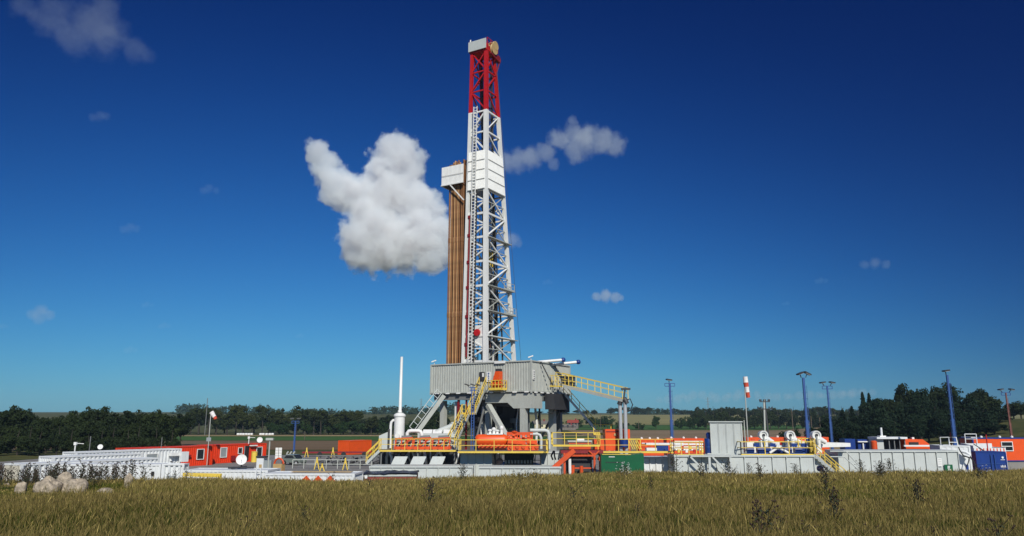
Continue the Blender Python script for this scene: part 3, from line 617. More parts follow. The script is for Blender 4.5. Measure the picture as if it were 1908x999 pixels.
# orange hoist unit in its yellow cage on the front wall
cg = thing('hoist_cage', 'orange hoist unit in a yellow railed cage on the front wall of the drill floor', 'hoist', rl(lx(926, -.6, 9.5), -.6, 9.35), RZ)
x0 = -.75; f = MB().box(x0, -.65, 0, 1.05, .48, .1); f.rail([(x0, .48, .1), (x0, -.6, .1), (1.0, -.6, .1), (1.0, .48, .1)], 1.0, .5, .07)
f.build('cage', M_YEL, cg)
f = MB().box(-.55, -.2, .3, .55, .4, 1.0); f.prism([(-.4, -.35, 1.05), (.5, -.35, 1.05), (.5, -.35, 2.15), (-.05, -.35, 2.15)], (0, .75, 0)); f.build('hoist_housing', M_ORANGE, cg)
MB().cyl((-.6, -.28, .62), (.6, -.28, .62), .2).build('drum', M_ORANGE2, cg); MB().box(-.1, -.2, 2.15, .5, .3, 2.45).build('motor', M_DARK, cg)

# stairs
def stair(name, label, a, b, width, side, m_rail, m_str, group=None, rail_h=1.05, landing=None, step=.24):
    a, b = V(a), V(b); t = thing(name, label, 'stairs', (min(a.x, b.x), min(a.y, b.y), min(a.z, b.z)), 0, group); s = V(side).normalized() * width
    f = MB(); f.bar(a, b, .06, .26); f.bar(a + s, b + s, .06, .26); f.build('stringer', m_str, t, world=True)
    n = max(3, int(abs(a.z - b.z) / step)); f = MB(); d = (b - a); dh = V((d.x, d.y, 0)); dh = dh.normalized() if dh.length > .01 else V((1, 0, 0))
    for k in range(1, n):
        p = a.lerp(b, k / n) + V((0, 0, .05)); f.bar(p - s * .0, p + s, .26, .05)
    f.build('tread', m_str, t, world=True)
    for o in (V((0, 0, 0)), s):
        f = MB(); up = V((0, 0, rail_h)); f.bar(a + o + up, b + o + up, .07); f.bar(a + o + up * .5, b + o + up * .5, .055); m = max(2, int((b - a).length / 1.2))
        for k in range(m + 1): p = a.lerp(b, k / m) + o; f.bar(p, p + up, .06)
        f.build('handrail', m_rail, t, world=True)
    return t
xt = lx(899, -.4, 10); st = rl(xt - .5, -.35, 10.0)
stair('yellow_stairs', 'steep yellow stairs from the drill floor door, upper flight', rl(xt - .5, -.3, 9.9), rl(xt - .2, -3.0, 6.7), .95, rl(1, 0, 0) - rl(0, 0, 0), M_YEL, M_GREY, 'yellow stairs below the drill floor door')
stair('yellow_stairs', 'steep yellow stairs below the drill floor, lower flight reaching the pump deck', rl(xt - .45, -3.9, 6.6), rl(xt + .1, -7.6, 3.1), .95, rl(1, 0, 0) - rl(0, 0, 0), M_YEL, M_GREY, 'yellow stairs below the drill floor door')
t = thing('stair_landing', 'small yellow railed landing between the two steep stair flights', 'landing', rl(xt - .5, -3.5, 6.6), RZ)
MB().box(-.1, -.45, 0, 1.2, .5, .07).rail([(1.15, -.4, .05), (1.15, .45, .05)], 1.05, .8).rail([(-.05, -.4, .05), (-.05, .45, .05)], 1.05, .8).build('deck', M_YEL, t)
# left access ladder, grey-white
a, b = rl(lx(829, 0, 8), -.2, 8.9), rl(lx(781, -2, 4), -2.5, 4.5)
t = thing('access_ladder', 'pale grey inclined ladder and beam under the left end of the drill floor', 'ladder', tuple(b))
s = V((-.8, -.2, .7)).normalized() * .95; f = MB(); f.bar(a, b, .2, .5); f.build('beam', M_GREY, t, world=True); f = MB(); f.bar(a + s * .45, b + s * .45, .075); f.bar(a + s * 1.2, b + s * 1.2, .075)
for k in range(8): p = a.lerp(b, k / 7.0); f.bar(p + s * .45, p + s * 1.2, .065)
f.build('ladder', M_PALE, t, world=True)
# catwalk ramp to the right with yellow rails
A = at(1036, 716, 89.5); B = at(1160, 746, 84.5); W_ = V((.5, .866, 0)) * 1.7
t = thing('pipe_ramp', 'yellow railed pipe ramp sloping down to the right from the drill floor', 'ramp', (B.x, B.y, B.z))
f = MB(); f.bar(A, B, .14, .34); f.bar(A + W_, B + W_, .14, .34); f.bar(A + W_ * .5 - V((0, 0, .12)), B + W_ * .5 - V((0, 0, .12)), 1.7, .06); f.build('ramp_frame', M_GREY, t, world=True)
f = MB(); up = V((0, 0, .16)); f.bar(A + up, B + up, .12, .12); f.build('kick_board', M_YEL, t, world=True)
for o in (V((0, 0, 0)), W_):
    f = MB(); f.rail([A + o + up, B + o + up], 1.25, 1.7, .07, toe=False); f.build('handrail', M_YEL, t, world=True)
p = A.lerp(B, .12); f = MB(); q = at(1060, 712, 89); f.box(q.x - .75, q.y + .1, q.z - .55, q.x + .75, q.y + 1.0, q.z + .75); f.build('control_box', M_DARK, t, world=True)
f = MB(); g = at(1052, 700, 89.3); f.rail([(q.x - 2.3, q.y + 1, q.z - .5), (q.x - .9, q.y - .1, q.z - .6), (q.x + .85, q.y - .1, q.z - .7)], 1.35, .5, .07); f.build('handrail', M_YEL, t, world=True)
e = at(1160, 724, 84.5); f = MB().bar((B.x + .1, B.y, B.z), (B.x + .35, B.y, B.z + 1.4), .16); f.box(e.x - .1, e.y - .2, e.z - .15, e.x + .85, e.y + .5, e.z + .05); f.build('end_lamp', M_DARK, t, world=True)
# support column
C0 = at(1159, 746, 84.9); t = thing('ramp_column', 'shiny twin galvanised pipe column under the end of the yellow ramp', 'column', (C0.x, C0.y, 0))
for dx in (-.24, .32): f = MB().cyl((C0.x + dx, C0.y, .0), (C0.x + dx, C0.y, C0.z - .15), .205); f.build('pipe', M_CHROME, t, world=True)
MB().tube([(C0.x - .3, C0.y, C0.z - .5), (C0.x - .1, C0.y, C0.z + .05), (C0.x + .3, C0.y, C0.z + .12), (C0.x + .5, C0.y, C0.z - .4)], .3, 12).build('head', M_DARK, t, world=True)
MB().tube([(C0.x + .3, C0.y, C0.z), (C0.x + .9, C0.y - .1, C0.z + .15), (C0.x + 1.15, C0.y - .1, C0.z - .5), (C0.x + .9, C0.y, C0.z - 1.1), (C0.x + .5, C0.y, C0.z - 1.3)], .06, 6).build('hose', M_BLACK, t, world=True)
MB().cyl((C0.x + .05, C0.y - .1, 3.1), (C0.x + .05, C0.y - .1, 3.9), .5).build('base_collar', M_BLUE, t, world=True)
# stairs under the ramp to the right
stair('ramp_stairs', 'long yellow and grey stairs descending to the right beneath the pipe ramp', at(1050, 732, 90.5), at(1110, 800, 90), 1.0, (.1, 1, 0), M_YEL, M_PALE, None)
t = thing('ramp_stair_landing', 'yellow railed landing at the foot of the long stairs', 'landing', tuple(at(1112, 805, 90)))
q = at(1106, 806, 90); MB().box(q.x, q.y, q.z - .3, q.x + 2.2, q.y + 1.5, q.z - .2).rail([(q.x, q.y, q.z - .2), (q.x + 2.2, q.y, q.z - .2), (q.x + 2.2, q.y + 1.5, q.z - .2)], 1.1, .5, .07).build('deck_and_rails', M_YEL, t, world=True)
f = MB()
for dx in (.1, 2.1): f.box(q.x + dx - .06, q.y + .2, 0, q.x + dx + .06, q.y + .32, q.z - .3)
f.build('leg', M_DGREY, t, world=True)

# ---------------------------------------------------------------- the derrick
base = [(-9.78, .79), (-6.63, .79), (-6.63, 7.7), (-9.78, 7.7)]; topc = [(-9.22, 1.12), (-7.07, 1.12), (-7.07, 3.0), (-9.22, 3.0)]
Z0, Z1 = 9.3, 54.3
def cor(i, z):
    t = (z - 12.4) / (Z1 - 12.4); return V((base[i][0] + (topc[i][0] - base[i][0]) * t, base[i][1] + (topc[i][1] - base[i][1]) * t, z))
DO = rl(-8.2, 4.2, Z0); der = thing('derrick', 'tall white lattice derrick with red top section standing on the drill floor', 'derrick', tuple(rl(-8.2, 4.2, Z0)), RZ)
OFF = V((8.2, -4.2, -Z0))
def dl(p): return V(p) + OFF
ZR = 45.0
for i in range(4):
    w = .42 if i != 1 else .50
    a = MB().bar(dl(cor(i, Z0)), dl(cor(i, ZR)), w, w, up=(0, 1, 0)).build('leg', M_WHITE, der)
    MB().bar(dl(cor(i, ZR + .003)), dl(cor(i, Z1)), w * .9, w * .9, up=(0, 1, 0)).build('leg', M_RED, der, label='red upper leg')
def jb(i, j, z0, z1, w, nm, m, t0=0, t1=1, r=False):
    A_, B_ = cor(i, z0), cor(j, z1); a = dl(A_.lerp(B_, 0)) if t0 == 0 else dl(cor(i, z0).lerp(cor(j, z0), t0)); b = dl(B_) if t1 == 1 else dl(cor(i, z1).lerp(cor(j, z1), t1))
    f = MB(); (f.tube([a, b], w / 2, 8) if r else f.bar(a, b, w)); f.build(nm, m, der)
NL = 7; lv = [12.9 + (34.4 - 12.9) * k / NL for k in range(NL + 1)]; up_l = [39.5, 42.2, 45.0]; rd_l = [45.0, 47.9, 50.6, 53.4]
for k in range(NL):
    z0, z1 = lv[k], lv[k + 1]; zm = (z0 + z1) / 2
    jb(0, 1, z1, z1, .26, 'crossbar', M_WHITE); jb(0, 1, zm, zm, .15, 'crossbar', M_WHITE, t0=.35)
    jb(0, 1, z0, zm, .18, 'brace', M_WHITE, t0=.15 if k % 2 else 0); jb(1, 0, zm, z1, .18, 'brace', M_WHITE)
    jb(1, 2, z1, z1, .24, 'crossbar', M_WHITE); jb(1 if k % 2 else 2, 2 if k % 2 else 1, z0, z1, .24, 'brace', M_WHITE, r=True)
    jb(3, 2, z1, z1, .2, 'crossbar', M_WHITE); jb(3 if k % 2 else 2, 2 if k % 2 else 3, z0, z1, .16, 'brace', M_WHITE)
    jb(0, 3, z1, z1, .2, 'crossbar', M_WHITE); jb(0 if k % 2 else 3, 3 if k % 2 else 0, z0, z1, .18, 'brace', M_WHITE)
    jb(2, 3, zm, zm, .12, 'crossbar', M_WHITE)
    jb(1, 2, zm, zm, .09, 'crossbar', M_GREY); jb(2 if k % 2 else 1, 1 if k % 2 else 2, z0, z1, .09, 'thin_brace', M_GREY); jb(3, 2, zm, z1, .10, 'thin_brace', M_WHITE)
jb(0, 1, 12.9, 12.9, .24, 'crossbar', M_WHITE); jb(1, 2, 12.9, 12.9, .24, 'crossbar', M_WHITE)
for LV, m, w in ((up_l, M_WHITE, .2), (rd_l, M_RED, .17)):
    for k in range(len(LV) - 1):
        z0, z1 = LV[k], LV[k + 1]
        for i, j in ((0, 1), (1, 2), (3, 2), (0, 3)):
            jb(i, j, z1 - .06, z1 - .06, w, 'crossbar', m); jb(i if k % 2 else j, j if k % 2 else i, z0, z1, w * .9, 'brace', m, r=(i == 1 and m is M_WHITE))
            if m is M_RED and k == 2: jb(j if k % 2 else i, i if k % 2 else j, z0, z1, w * .8, 'brace', m)
jb(0, 1, 39.5, 39.5, .2, 'crossbar', M_WHITE); jb(1, 2, 39.5, 39.5, .2, 'crossbar', M_WHITE)
# windwall on the mast
WA, WB = 34.4, 39.5
for i, j, o in ((0, 1, (0, -.27, 0)), (1, 2, (.27, 0, 0)), (3, 0, (-.25, 0, 0))):
    n = 20; vs = []; fs = []; o = V(o)
    for k in range(n * 2 + 1):
        dd = o * (1 + (.22 if k % 2 else 0)); t = min(1, k / (n * 2)); vs += [dl(cor(i, WA).lerp(cor(j, WA), t)) + dd, dl(cor(i, WB).lerp(cor(j, WB), t)) + dd]
    f = MB().add(vs, [(2 * k, 2 * k + 2, 2 * k + 3, 2 * k + 1) for k in range(n * 2)]); w = f.build('windwall', M_WHITE, der)
    f = MB()
    for q in range(4):
        z = WA + .03 + (WB - WA) * q / 4 + (0 if q else 0); f.bar(dl(cor(i, z)) + o * 1.3, dl(cor(j, z)) + o * 1.3, .03, .055)
    ww = f.build('seam_shade', M_DGREY, w)
# ladder up the front face
a, b = cor(0, 10), cor(0, 45.6); a = dl(a) + V((.9, -.42, 0)); b = dl(b) + V((.75, -.42, 0)); f = MB(); f.bar(a, b, .09); f.bar(a + V((.5, 0, 0)), b + V((.5, 0, 0)), .09)
n = 88
for k in range(n): p = a.lerp(b, (k + .5) / n); f.bar(p, p + V((.5, 0, 0)), .075)
f.build('ladder', M_WHITE, der)
a2, b2 = a + V((.68, .12, 0)), dl(cor(0, 34.3)) + V((1.36, -.28, 0)); f = MB().bar(a2, b2, .26, .16)
cab = f.build('cable_tray', M_DARK, der); f = MB()
for k in range(60): p = a2.lerp(b2, k / 60) + V((0, -.09, 0)); f.bar(p + V((-.06, 0, 0)), p + V((.06, 0, 0)), .05, .1)
c2 = f.build('clamp', M_WHITE, cab)
MB().tube([dl(cor(0, 13.5)) + V((.42, -.12, 0)), dl(cor(0, 31)) + V((.40, -.12, 0))], .13, 8).build('standpipe', M_DRED, der)
f = MB()
for z in (15, 18.4, 22, 25.2, 28.6, 31): q = dl(cor(0, z)) + V((.42, -.2, 0)); f.box(q.x - .2, q.y - .1, q.z - .18, q.x + .2, q.y + .1, q.z + .18)
f.build('pipe_clamp', M_DRED, der)
q = dl(cor(1, gz(620, 90.5))) + V((-1.05, -.28, 0)); f = MB().lathe(q, [(0, -.14), (.40, -.14), (.44, -.05), (.44, .08), (0, .08)], 18, 'y'); f.build('cable_reel', M_RED, der)
MB().box(q.x - .45, q.y + .25, q.z - 1.6, q.x + .8, q.y + .35, q.z + .9).build('panel', M_WHITE, der)
# inside: guide rails, hoisting lines, blocks, hoses
for xx, yy in ((-8.9, 4.6), (-7.4, 4.6)):
    MB().bar(dl((xx, yy, 9.5)), dl((xx, 2.9, 52)), .20, .26, up=(0, 1, 0)).build('guide_rail', M_DARK, der)
f = MB()
for k in range(8): x = -8.6 + k * .15; f.tube([dl((x, 4.2 + .05 * (k % 2), 27.2)), dl((x, 2.5, 53.5))], .028, 4)
f.build('hoisting_line', M_DARK, der)
tb = MB().box(*(dl((-8.6, 3.8, 25.0))), *(dl((-7.6, 4.5, 27.0)))); tb.build('travelling_block', M_YEL, der)
f = MB(); f.box(*dl((-8.7, 3.6, 20.4)), *dl((-7.5, 4.6, 23.6))); f.cyl(dl((-8.1, 4.1, 18.2)), dl((-8.1, 4.1, 20.4)), .32); f.bar(dl((-8.5, 4.1, 23.6)), dl((-8.3, 4.1, 25)), .14); f.bar(dl((-7.7, 4.1, 23.6)), dl((-7.9, 4.1, 25)), .14); f.build('top_drive', M_DGREY, der)
MB().tube([dl((-8.1, 4.1, 10)), dl((-8.1, 4.1, 18.2))], .1, 8).build('drill_stem', M_RUST3, der)
for x, y, zt, w, m in ((-7.1, 4.6, 34, .10, M_BLACK), (-7.0, 2.2, 30, .09, M_DGREY), (-7.3, 3.4, 40, .07, M_BLACK), (-6.9, 5.4, 22, .12, M_DARK), (-9.2, 2.4, 44, .07, M_BLACK)):
    f = MB().tube([dl((x, y, 10)), dl((x - .1, y * .95, 15 + rnd.random() * 3)), dl((x + .12, y * .85, (zt + 14) / 2)), dl((x - .12, y * .75, zt))], w, 6); f.build('hose', m, der)
f = MB().tube([dl((-7.2, 1.6, 30)), dl((-7.6, 3, 20)), dl((-7.8, 3.6, 16.5)), dl((-8.0, 3.7, 19.5)), dl((-8.2, 3.9, 23))], .12, 8); f.build('mud_hose', M_BLACK, der)
for k in range(9):
    x, y = rnd.uniform(-9.2, -6.9), rnd.uniform(1.6, 6.2); zt = rnd.uniform(20, 43); f = MB().tube([dl((x, y, 10)), dl((x + rnd.uniform(-.2, .2), y * .93, zt * .6)), dl((x * .5 - 4.1, 1.8 + (y - 1.8) * (1 - (zt - 10) / 60), zt))], rnd.uniform(.035, .08), 5); f.build('service_line', rnd.choice((M_WHITE, M_GREY, M_DARK, M_DGREY)), der)
# crowded equipment low in the mast
for k in range(16):
    f = MB(); x, y, z = rnd.uniform(-9.2, -6.9), rnd.uniform(1.5, 7), rnd.uniform(10, 20); f.box(*dl((x, y, z)), *dl((x + rnd.uniform(.15, .5), y + rnd.uniform(.2, .6), z + rnd.uniform(.3, 1.6)))); f.build('winch', M_DGREY if k % 3 else M_GREY, der)
for z in (15.9, 19.0, 22.1, 28.2):
    f = MB(); a_, b_ = dl(cor(1, z)), dl(cor(2, z)); f.bar(a_ + V((.3, 0, 0)), b_ + V((.3, .5, 0)), .5, .08)
    if z in (19.0, 22.1): f.rail([dl(cor(1, z)) + V((.5, 3.6, .03)), dl(cor(2, z)) + V((.5, .4, .03))], .9, .8, .05)
    f.build('service_platform', M_GREY, der)
# guy lines beside the right rear leg
f = MB().tube([dl(cor(2, 12.5)) + V((.6, .8, 0)), dl(cor(2, 53)) + V((.25, 0, 0))], .025, 4); f.build('guy_line', M_DARK, der)
# crown
q0, q1 = cor(0, 54.35), cor(1, 54.35); zc0, zc1 = gz(92, 90.5), gz(74, 90.5)
MB().box(*dl((-9.55, .62, zc0)), *dl((-6.85, .74, zc1))).build('crown_panel', M_PALE, der)
f = MB(); f.box(*dl((-9.5, .8, 53.3)), *dl((-6.8, 3.3, 53.75))); f.rail([dl((-9.5, .85, 53.8)), dl((-9.5, 3.3, 53.8)), dl((-6.8, 3.6, 53.8)), dl((-6.8, .9, 53.8))], 1.25, .9, .07); f.build('crown_platform', M_RED, der)
for k in range(4): cb = MB().lathe(dl((-8.2 + k * .55, 2.6, 54.5)), [(0, -.09), (.62, -.09), (.52, -.02), (.52, .02), (.62, .09), (0, .09)], 18, 'x'); cb.build('sheave', M_BOX, der)
MB().lathe(dl((-6.6, 2.3, 53.9)), [(0, -.12), (.75, -.12), (.62, 0), (.75, .12), (0, .12)], 20, 'x').build('sheave', M_BOX, der, label='large tan pulley wheel at the crown')
MB().lathe(dl((-6.7, 3.5, 53.0)), [(0, -.1), (.55, -.1), (.45, 0), (.55, .1), (0, .1)], 18, 'x').build('sheave', M_DRED, der, label='dark red pulley wheel at the crown')
f = MB(); f.bar(dl((-8.6, 2, 54.2)), dl((-6.5, 2, 54.2)), .18); f.bar(dl((-8.6, 3.2, 54.2)), dl((-6.5, 3.0, 54.2)), .18); f.bar(dl((-6.6, 1.4, 53)), dl((-6.6, 3.8, 52.6)), .2); f.bar(dl((-6.6, 3.8, 53)), dl((-6.9, 3.2, 50.5)), .15); f.build('crown_beam', M_DRED, der)
MB().tube([dl((-9.3, .75, zc1)), dl((-9.3, .75, zc1 + .35))], .09, 8).build('beacon', M_WHITE, der)
# monkey board
mk = thing('racking_board', 'white corrugated racking board box on the left side of the derrick around the pipe tops', 'platform', tuple(rl(-11.5, 1, 35.6)), RZ)
mo = V((11.5, -1, -35.6)); ml = lambda p: V(p) + mo
XL, XR = -13.4, -10.02
for a, b, o in (((XL, .55, 0), (XR, .55, 0), (0, -1, 0)), ((XL, 5.2, 0), (XL, .55, 0), (-1, 0, 0)), ((XR, 5.2, 0), (XL, 5.2, 0), (0, 1, 0))):
    a, b = ml(a), ml(b); f = MB().corr((a.x, a.y, 0), (b.x, b.y, 0), .1, 2.55, .2, .02, o); ia, ib = V((a.x, a.y, 0)) - V(o) * .05, V((b.x, b.y, 0)) - V(o) * .05; f.add([(ia.x, ia.y, .1), (ib.x, ib.y, .1), (ib.x, ib.y, 2.55), (ia.x, ia.y, 2.55)], [(0, 3, 2, 1)]); f.build('wall', M_WHITE, mk)
a, b = ml((XL, .48, 36.9)), ml((XR, .48, 36.9)); MB().bar(a, b, .02, .04).build('seam_shade', M_DGREY, mk)
f = MB(); a, b = ml((XL, .5, 35.6)), ml((XR, 5.2, 35.75)); f.bar((a.x, a.y, .07), (b.x, a.y, .07), .14); f.bar((a.x, b.y, .07), (b.x, b.y, .07), .14); f.bar((a.x, a.y, .07), (a.x, b.y, .07), .14); f.build('edge_beam', M_WHITE, mk)
f = MB()
for k in range(9): y = a.y + .35 + k * .5; f.box(a.x, y, .05, b.x, y + .09, .13)
f.box(a.x + .1, a.y + .1, .04, a.x + .75, b.y, .1); f.build('finger', M_DARK, mk)
MB().bar(ml((-12.0, .5, 35.6)), ml((-9.95, .65, 33.3)), .13).bar(ml((-12.0, 5.1, 35.6)), ml((-9.95, 5.1, 33.3)), .13).build('strut', M_WHITE, mk)
# drill pipes racked upright in the board, resting on the floor
pm = {}
def pipe_mesh(m, H):
    f = MB(); pr = [.085]; f.tube([(0, 0, 0), (0, 0, H)], .095, 8)
    for z in (9.55, 19.1, 28.6):
        if z < H: f.tube([(0, 0, z - .35), (0, 0, z - .25), (0, 0, z + .25), (0, 0, z + .35)], n=8, radii=[.1, .125, .125, .1])
    f.tube([(0, 0, H - .4), (0, 0, H - .3), (0, 0, H)], n=8, radii=[.1, .12, .11]); me = bpy.data.meshes.new('drill_pipe'); me.from_pydata(f.v, [], f.f); me.polygons.foreach_set('use_smooth', [len(p) == 4 for p in f.f]); me.materials.append(m); me.update(); return me
PMS = [pipe_mesh(m, H) for m in (M_RUST, M_RUST2, M_RUST) for H in (29.2, 29.5, 28.9, 29.8)]
nx = 9
for iy in range(7):
    for ix in range(nx):
        if iy > 4 and ix % 2: continue
        x = -12.45 + ix * .262 + rnd.uniform(-.04, .04); y = 1.1 + iy * .42 + rnd.uniform(-.04, .04)
        o = bpy.data.objects.new('drill_pipe', rnd.choice(PMS)); col.objects.link(o); o.location = rl(x, y, 9.3); o.rotation_euler = (R(rnd.uniform(-.06, .06)), R(rnd.uniform(-.04, .06)), 0)
        tag(o, 'rusty brown drill pipe standing upright in the racked bundle left of the derrick', 'pipe', 'drill pipes racked beside the derrick')
# ---------------------------------------------------------------- containers and cabins
def container(label, x, y, rz, Lx, Ly, H, m, name='container', cat='container', group=None, z=0.0, pitch=.30, dep=.05, fm=None, roof=None):
    t = thing(name, label, cat, (x, y, z), rz, group); fm = fm or m
    for a, b, o in (((.06, 0, 0), (Lx - .06, 0, 0), (0, -1, 0)), ((Lx, .06, 0), (Lx, Ly - .06, 0), (1, 0, 0)), ((Lx - .06, Ly, 0), (.06, Ly, 0), (0, 1, 0)), ((0, Ly - .06, 0), (0, .06, 0), (-1, 0, 0))):
        a2, b2 = V(a) - V(o) * .02, V(b) - V(o) * .02; MB().corr(a2, b2, .12, H - .1, pitch, dep, o).build('wall', m, t)
    MB().box(.05, .05, H - .12, Lx - .05, Ly - .05, H - .03).build('roof', roof or m, t)
    f = MB()
    for cx in (.07, Lx - .07):
        for cy in (.07, Ly - .07): f.box(cx - .085, cy - .085, 0, cx + .085, cy + .085, H)
    for z0, z1 in ((.0, .14), (H - .13, H - .005)):
        f.box(.15, -.012, z0, Lx - .15, .09, z1); f.box(.15, Ly - .09, z0, Lx - .15, Ly + .012, z1); f.box(-.012, .15, z0, .09, Ly - .15, z1); f.box(Lx - .09, .15, z0, Lx + .012, Ly - .15, z1)
    f.build('frame', fm, t); return t
def window(t, Lx, s, z0, w, h, face='x', fm=None, gm=None, bars=1, depth=0.0):   # on face x = Lx (right side) or face y = 0 (front)
    fm = fm or M_WHITE; gm = gm or M_GLASS
    def bx(f, a0, a1, z0, z1, o0, o1):
        return f.box(Lx + o0, a0, z0, Lx + o1, a1, z1) if face == 'x' else f.box(a0, depth - o1, z0, a1, depth - o0, z1)
    f = MB(); k = .08
    bx(f, s, s + w, z0, z0 + k, .01, .09); bx(f, s, s + w, z0 + h - k, z0 + h, .01, .09); bx(f, s, s + k, z0 + k, z0 + h - k, .01, .09); bx(f, s + w - k, s + w, z0 + k, z0 + h - k, .01, .09)
    for b in range(1, bars): q = z0 + h * b / bars; bx(f, s + k, s + w - k, q - k / 2, q + k / 2, .01, .08)
    wd = f.build('window', fm, t); g = MB(); bx(g, s + k, s + w - k, z0 + k, z0 + h - k, .012, .04); g.build('pane', gm, wd); return wd
def door(t, Lx, s, w, h, m, face='x', z0=.15):
    f = MB()
    if face == 'x': f.box(Lx + .01, s, z0, Lx + .07, s + w, z0 + h); d = f.build('door', m, t); MB().box(Lx + .07, s + w - .15, z0 + 1, Lx + .12, s + w - .07, z0 + 1.12).build('handle', M_DARK, d)
    else: f.box(s, -.07, z0, s + w, -.01, z0 + h); d = f.build('door', m, t); MB().box(s + w - .15, -.12, z0 + 1, s + w - .07, -.07, z0 + 1.12).build('handle', M_DARK, d)
    return d
G30 = R(-30)
def grid_c(label, px, Y, Lx, Ly, H, m, **k):        # near right corner of the end face in photo column px
    z = k.get('z', 0); x = gx(px, Y, z + H); return container(label, x - .866 * Lx, Y + .5 * Lx, G30, Lx, Ly, H, m, **k)
wc = 'white containers at the left edge of the pad'
c = grid_c('white container at far left with its cream end wall facing the meadow', 40, 60.5, 2.44, 12, 2.6, M_CONT, group=wc, dep=.11, pitch=.42)
window(c, 2.44, 3.0, .9, 2.0, 1.3, gm=M_PANE); window(c, 2.44, 8.0, .9, 1.3, 1.2, gm=M_PANE)
f = MB().box(.12, -.06, .2, 2.32, -.02, 2.45); f.build('end_panel', M_CREAM, c)
c = grid_c('short white container with two shuttered windows in the middle row at left', 100, 73.0, 2.44, 9.1, 2.6, M_CONT, group=wc, dep=.10, pitch=.42)
window(c, 2.44, 5.0, .9, 1.3, 1.2, gm=M_PANE); window(c, 2.44, 7.0, .9, 1.3, 1.2, gm=M_PANE); window(c, 2.44, 2.6, .9, 1.0, 1.2, gm=M_PANE)
c = grid_c('long white container ending beside the orange cabin, rearmost at left', 142, 80.5, 2.44, 12.6, 2.7, M_CONT, group=wc, dep=.10, pitch=.42)
window(c, 2.44, 8.0, .5, 1.5, 1.75, gm=M_PANE); MB().box(2.5, 10.9, 1.9, 3.0, 12.3, 2.25).build('awning', M_WHITE, c); MB().bar((2.9, 10.9, 1.3), (3.1, 12.2, .5), .12).build('cable_loop', M_BLACK, c); MB().box(2.9, 12.0, 1.2, 3.4, 12.9, 2.35).build('air_conditioner', M_CONT, c)
x = gx(98, 60.3, 2.6); c = container('long white container in front of the other white ones, side on with small dark vents', x, 60.3, 0, gx(300, 60.3, 2.6) - x, 2.44, 2.6, M_CONT, group=wc, dep=.05, pitch=.36)
for s in (3.4, 7.75): MB().box(s, -.06, 1.75, s + .22, -.02, 2.05).build('vent', M_BLACK, c)
for s in (3.4,): MB().box(s, -.06, 1.2, s + .22, -.02, 1.4).build('vent', M_BLACK, c)
x = gx(302, 60.0, 2.6); c = container('white container end with deep ribs and a grey hatch right of the long side-on one', x, 60.0, 0, 1.72, .9, 2.65, M_CONT, group=wc, dep=.14, pitch=.42)
MB().box(.5, -.2, .6, 1.15, -.1, 1.75).build('hatch', M_PANE, c)
x = gx(340, 53.6, 2.6); c = container('low-lying white container with flat roof below the satellite dish', x, 53.6, R(-3), 6.0, 2.5, 2.58, M_CONT, group='white containers half hidden by the grass', dep=.025, pitch=.3)
x = gx(491, 51.6, 2.6); c = container('white container with brown diamond placards half hidden behind the grass', x, 51.6, R(-2), 6.1, 2.5, 2.48, M_CONT, group='white containers half hidden by the grass', dep=.03, pitch=.3)
for s in (2.9, 3.7, 4.5): MB().prism([(s, -.06, 1.7), (s + .33, -.06, 2.03), (s, -.06, 2.36), (s - .33, -.06, 2.03)][::-1], (0, .03, 0)).build('placard', M_ORANGE2, c)
MB().box(1.5, 1.0, 2.5, 5.6, 1.6, 2.53).build('roof_board', M_BOX, c)
# orange cabins
og = 'orange cabins at the left of the pad'
def grid_o(label, x0, y0, Ly, **k): return container(label, x0 - .866 * 2.44, y0 + .5 * 2.44, G30, 2.44, Ly, 2.6, M_ORED, name='cabin', cat='cabin', group=og, dep=.06, pitch=.34, **k)
p = at(262, 834.5, 95.5); c = grid_o('long orange cabin with one white window partly behind the white container', gx(238, 95, 2.6), 95, 12.6)
door(c, 2.44, 6.6, .95, 2.1, M_ORANGE2); window(c, 2.44, 10.0, .8, 1.15, 1.4, bars=1); MB().box(2.52, 6.9, 1.4, 2.54, 7.15, 1.75).build('notice', M_WHITE, c); MB().box(2.5, 8.2, 1.3, 2.8, 8.9, 1.5).build('bracket', M_DRED, c)
c = grid_o('orange cabin with open grey door and a yellow barrel at its end', gx(389, 107.8, 2.6), 107.8, 10.4)
window(c, 2.44, 2.0, .8, 1.15, 1.4, gm=M_PANE); window(c, 2.44, 5.1, 1.2, .8, .9); window(c, 2.44, 8.5, .7, 1.1, 1.4)
MB().box(2.45, 6.2, .2, 2.5, 7.1, 2.3).build('doorway', M_BLACK, c); d = MB().bar((2.5, 6.2, 1.25), (3.25, 5.65, 1.25), .05, 2.1).build('door', M_PANE, c); MB().box(2.5, 7.1, 2.25, 2.9, 8.3, 2.4).build('lamp', M_WHITE, c); MB().box(2.5, 3.9, .3, 2.8, 4.5, 1.0).build('hose_box', M_DRED, c)
c = grid_c('plain orange box container standing alone on the pad by the brown field', 651, 137, 2.6, 6.0, 2.45, M_ORANGE, name='container', pitch=.5, dep=.015)
x = gx(1812, 95, 3.5); c = container('orange cabin with blue frame and a white framed double window at right', x, 95, R(4), 11.5, 2.6, 2.85, M_ORANGE, name='cabin', cat='cabin', z=1.0, pitch=1.9, dep=.012, fm=M_BLUE, roof=M_BLUE)
window(c, 0, (1866 - 1812) / 1400 * 93.5, 1.25, 1.5, 1.15, face='y', bars=2)
MB().box(.1, .1, -1.0, 11.4, 2.5, -.01).build('plinth', M_CONC, c); MB().box(.06, .3, 2.86, .8, 2.2, 2.95).build('roof_edge', M_WHITE, c)
f = MB()
for s in (1.6, 4.0, 5.6): f.lathe((s, .6, 2.86), [(0, .0), (.16, 0), (.16, .18), (0, .24)], 10)
f.build('roof_vent', M_WHITE, c)
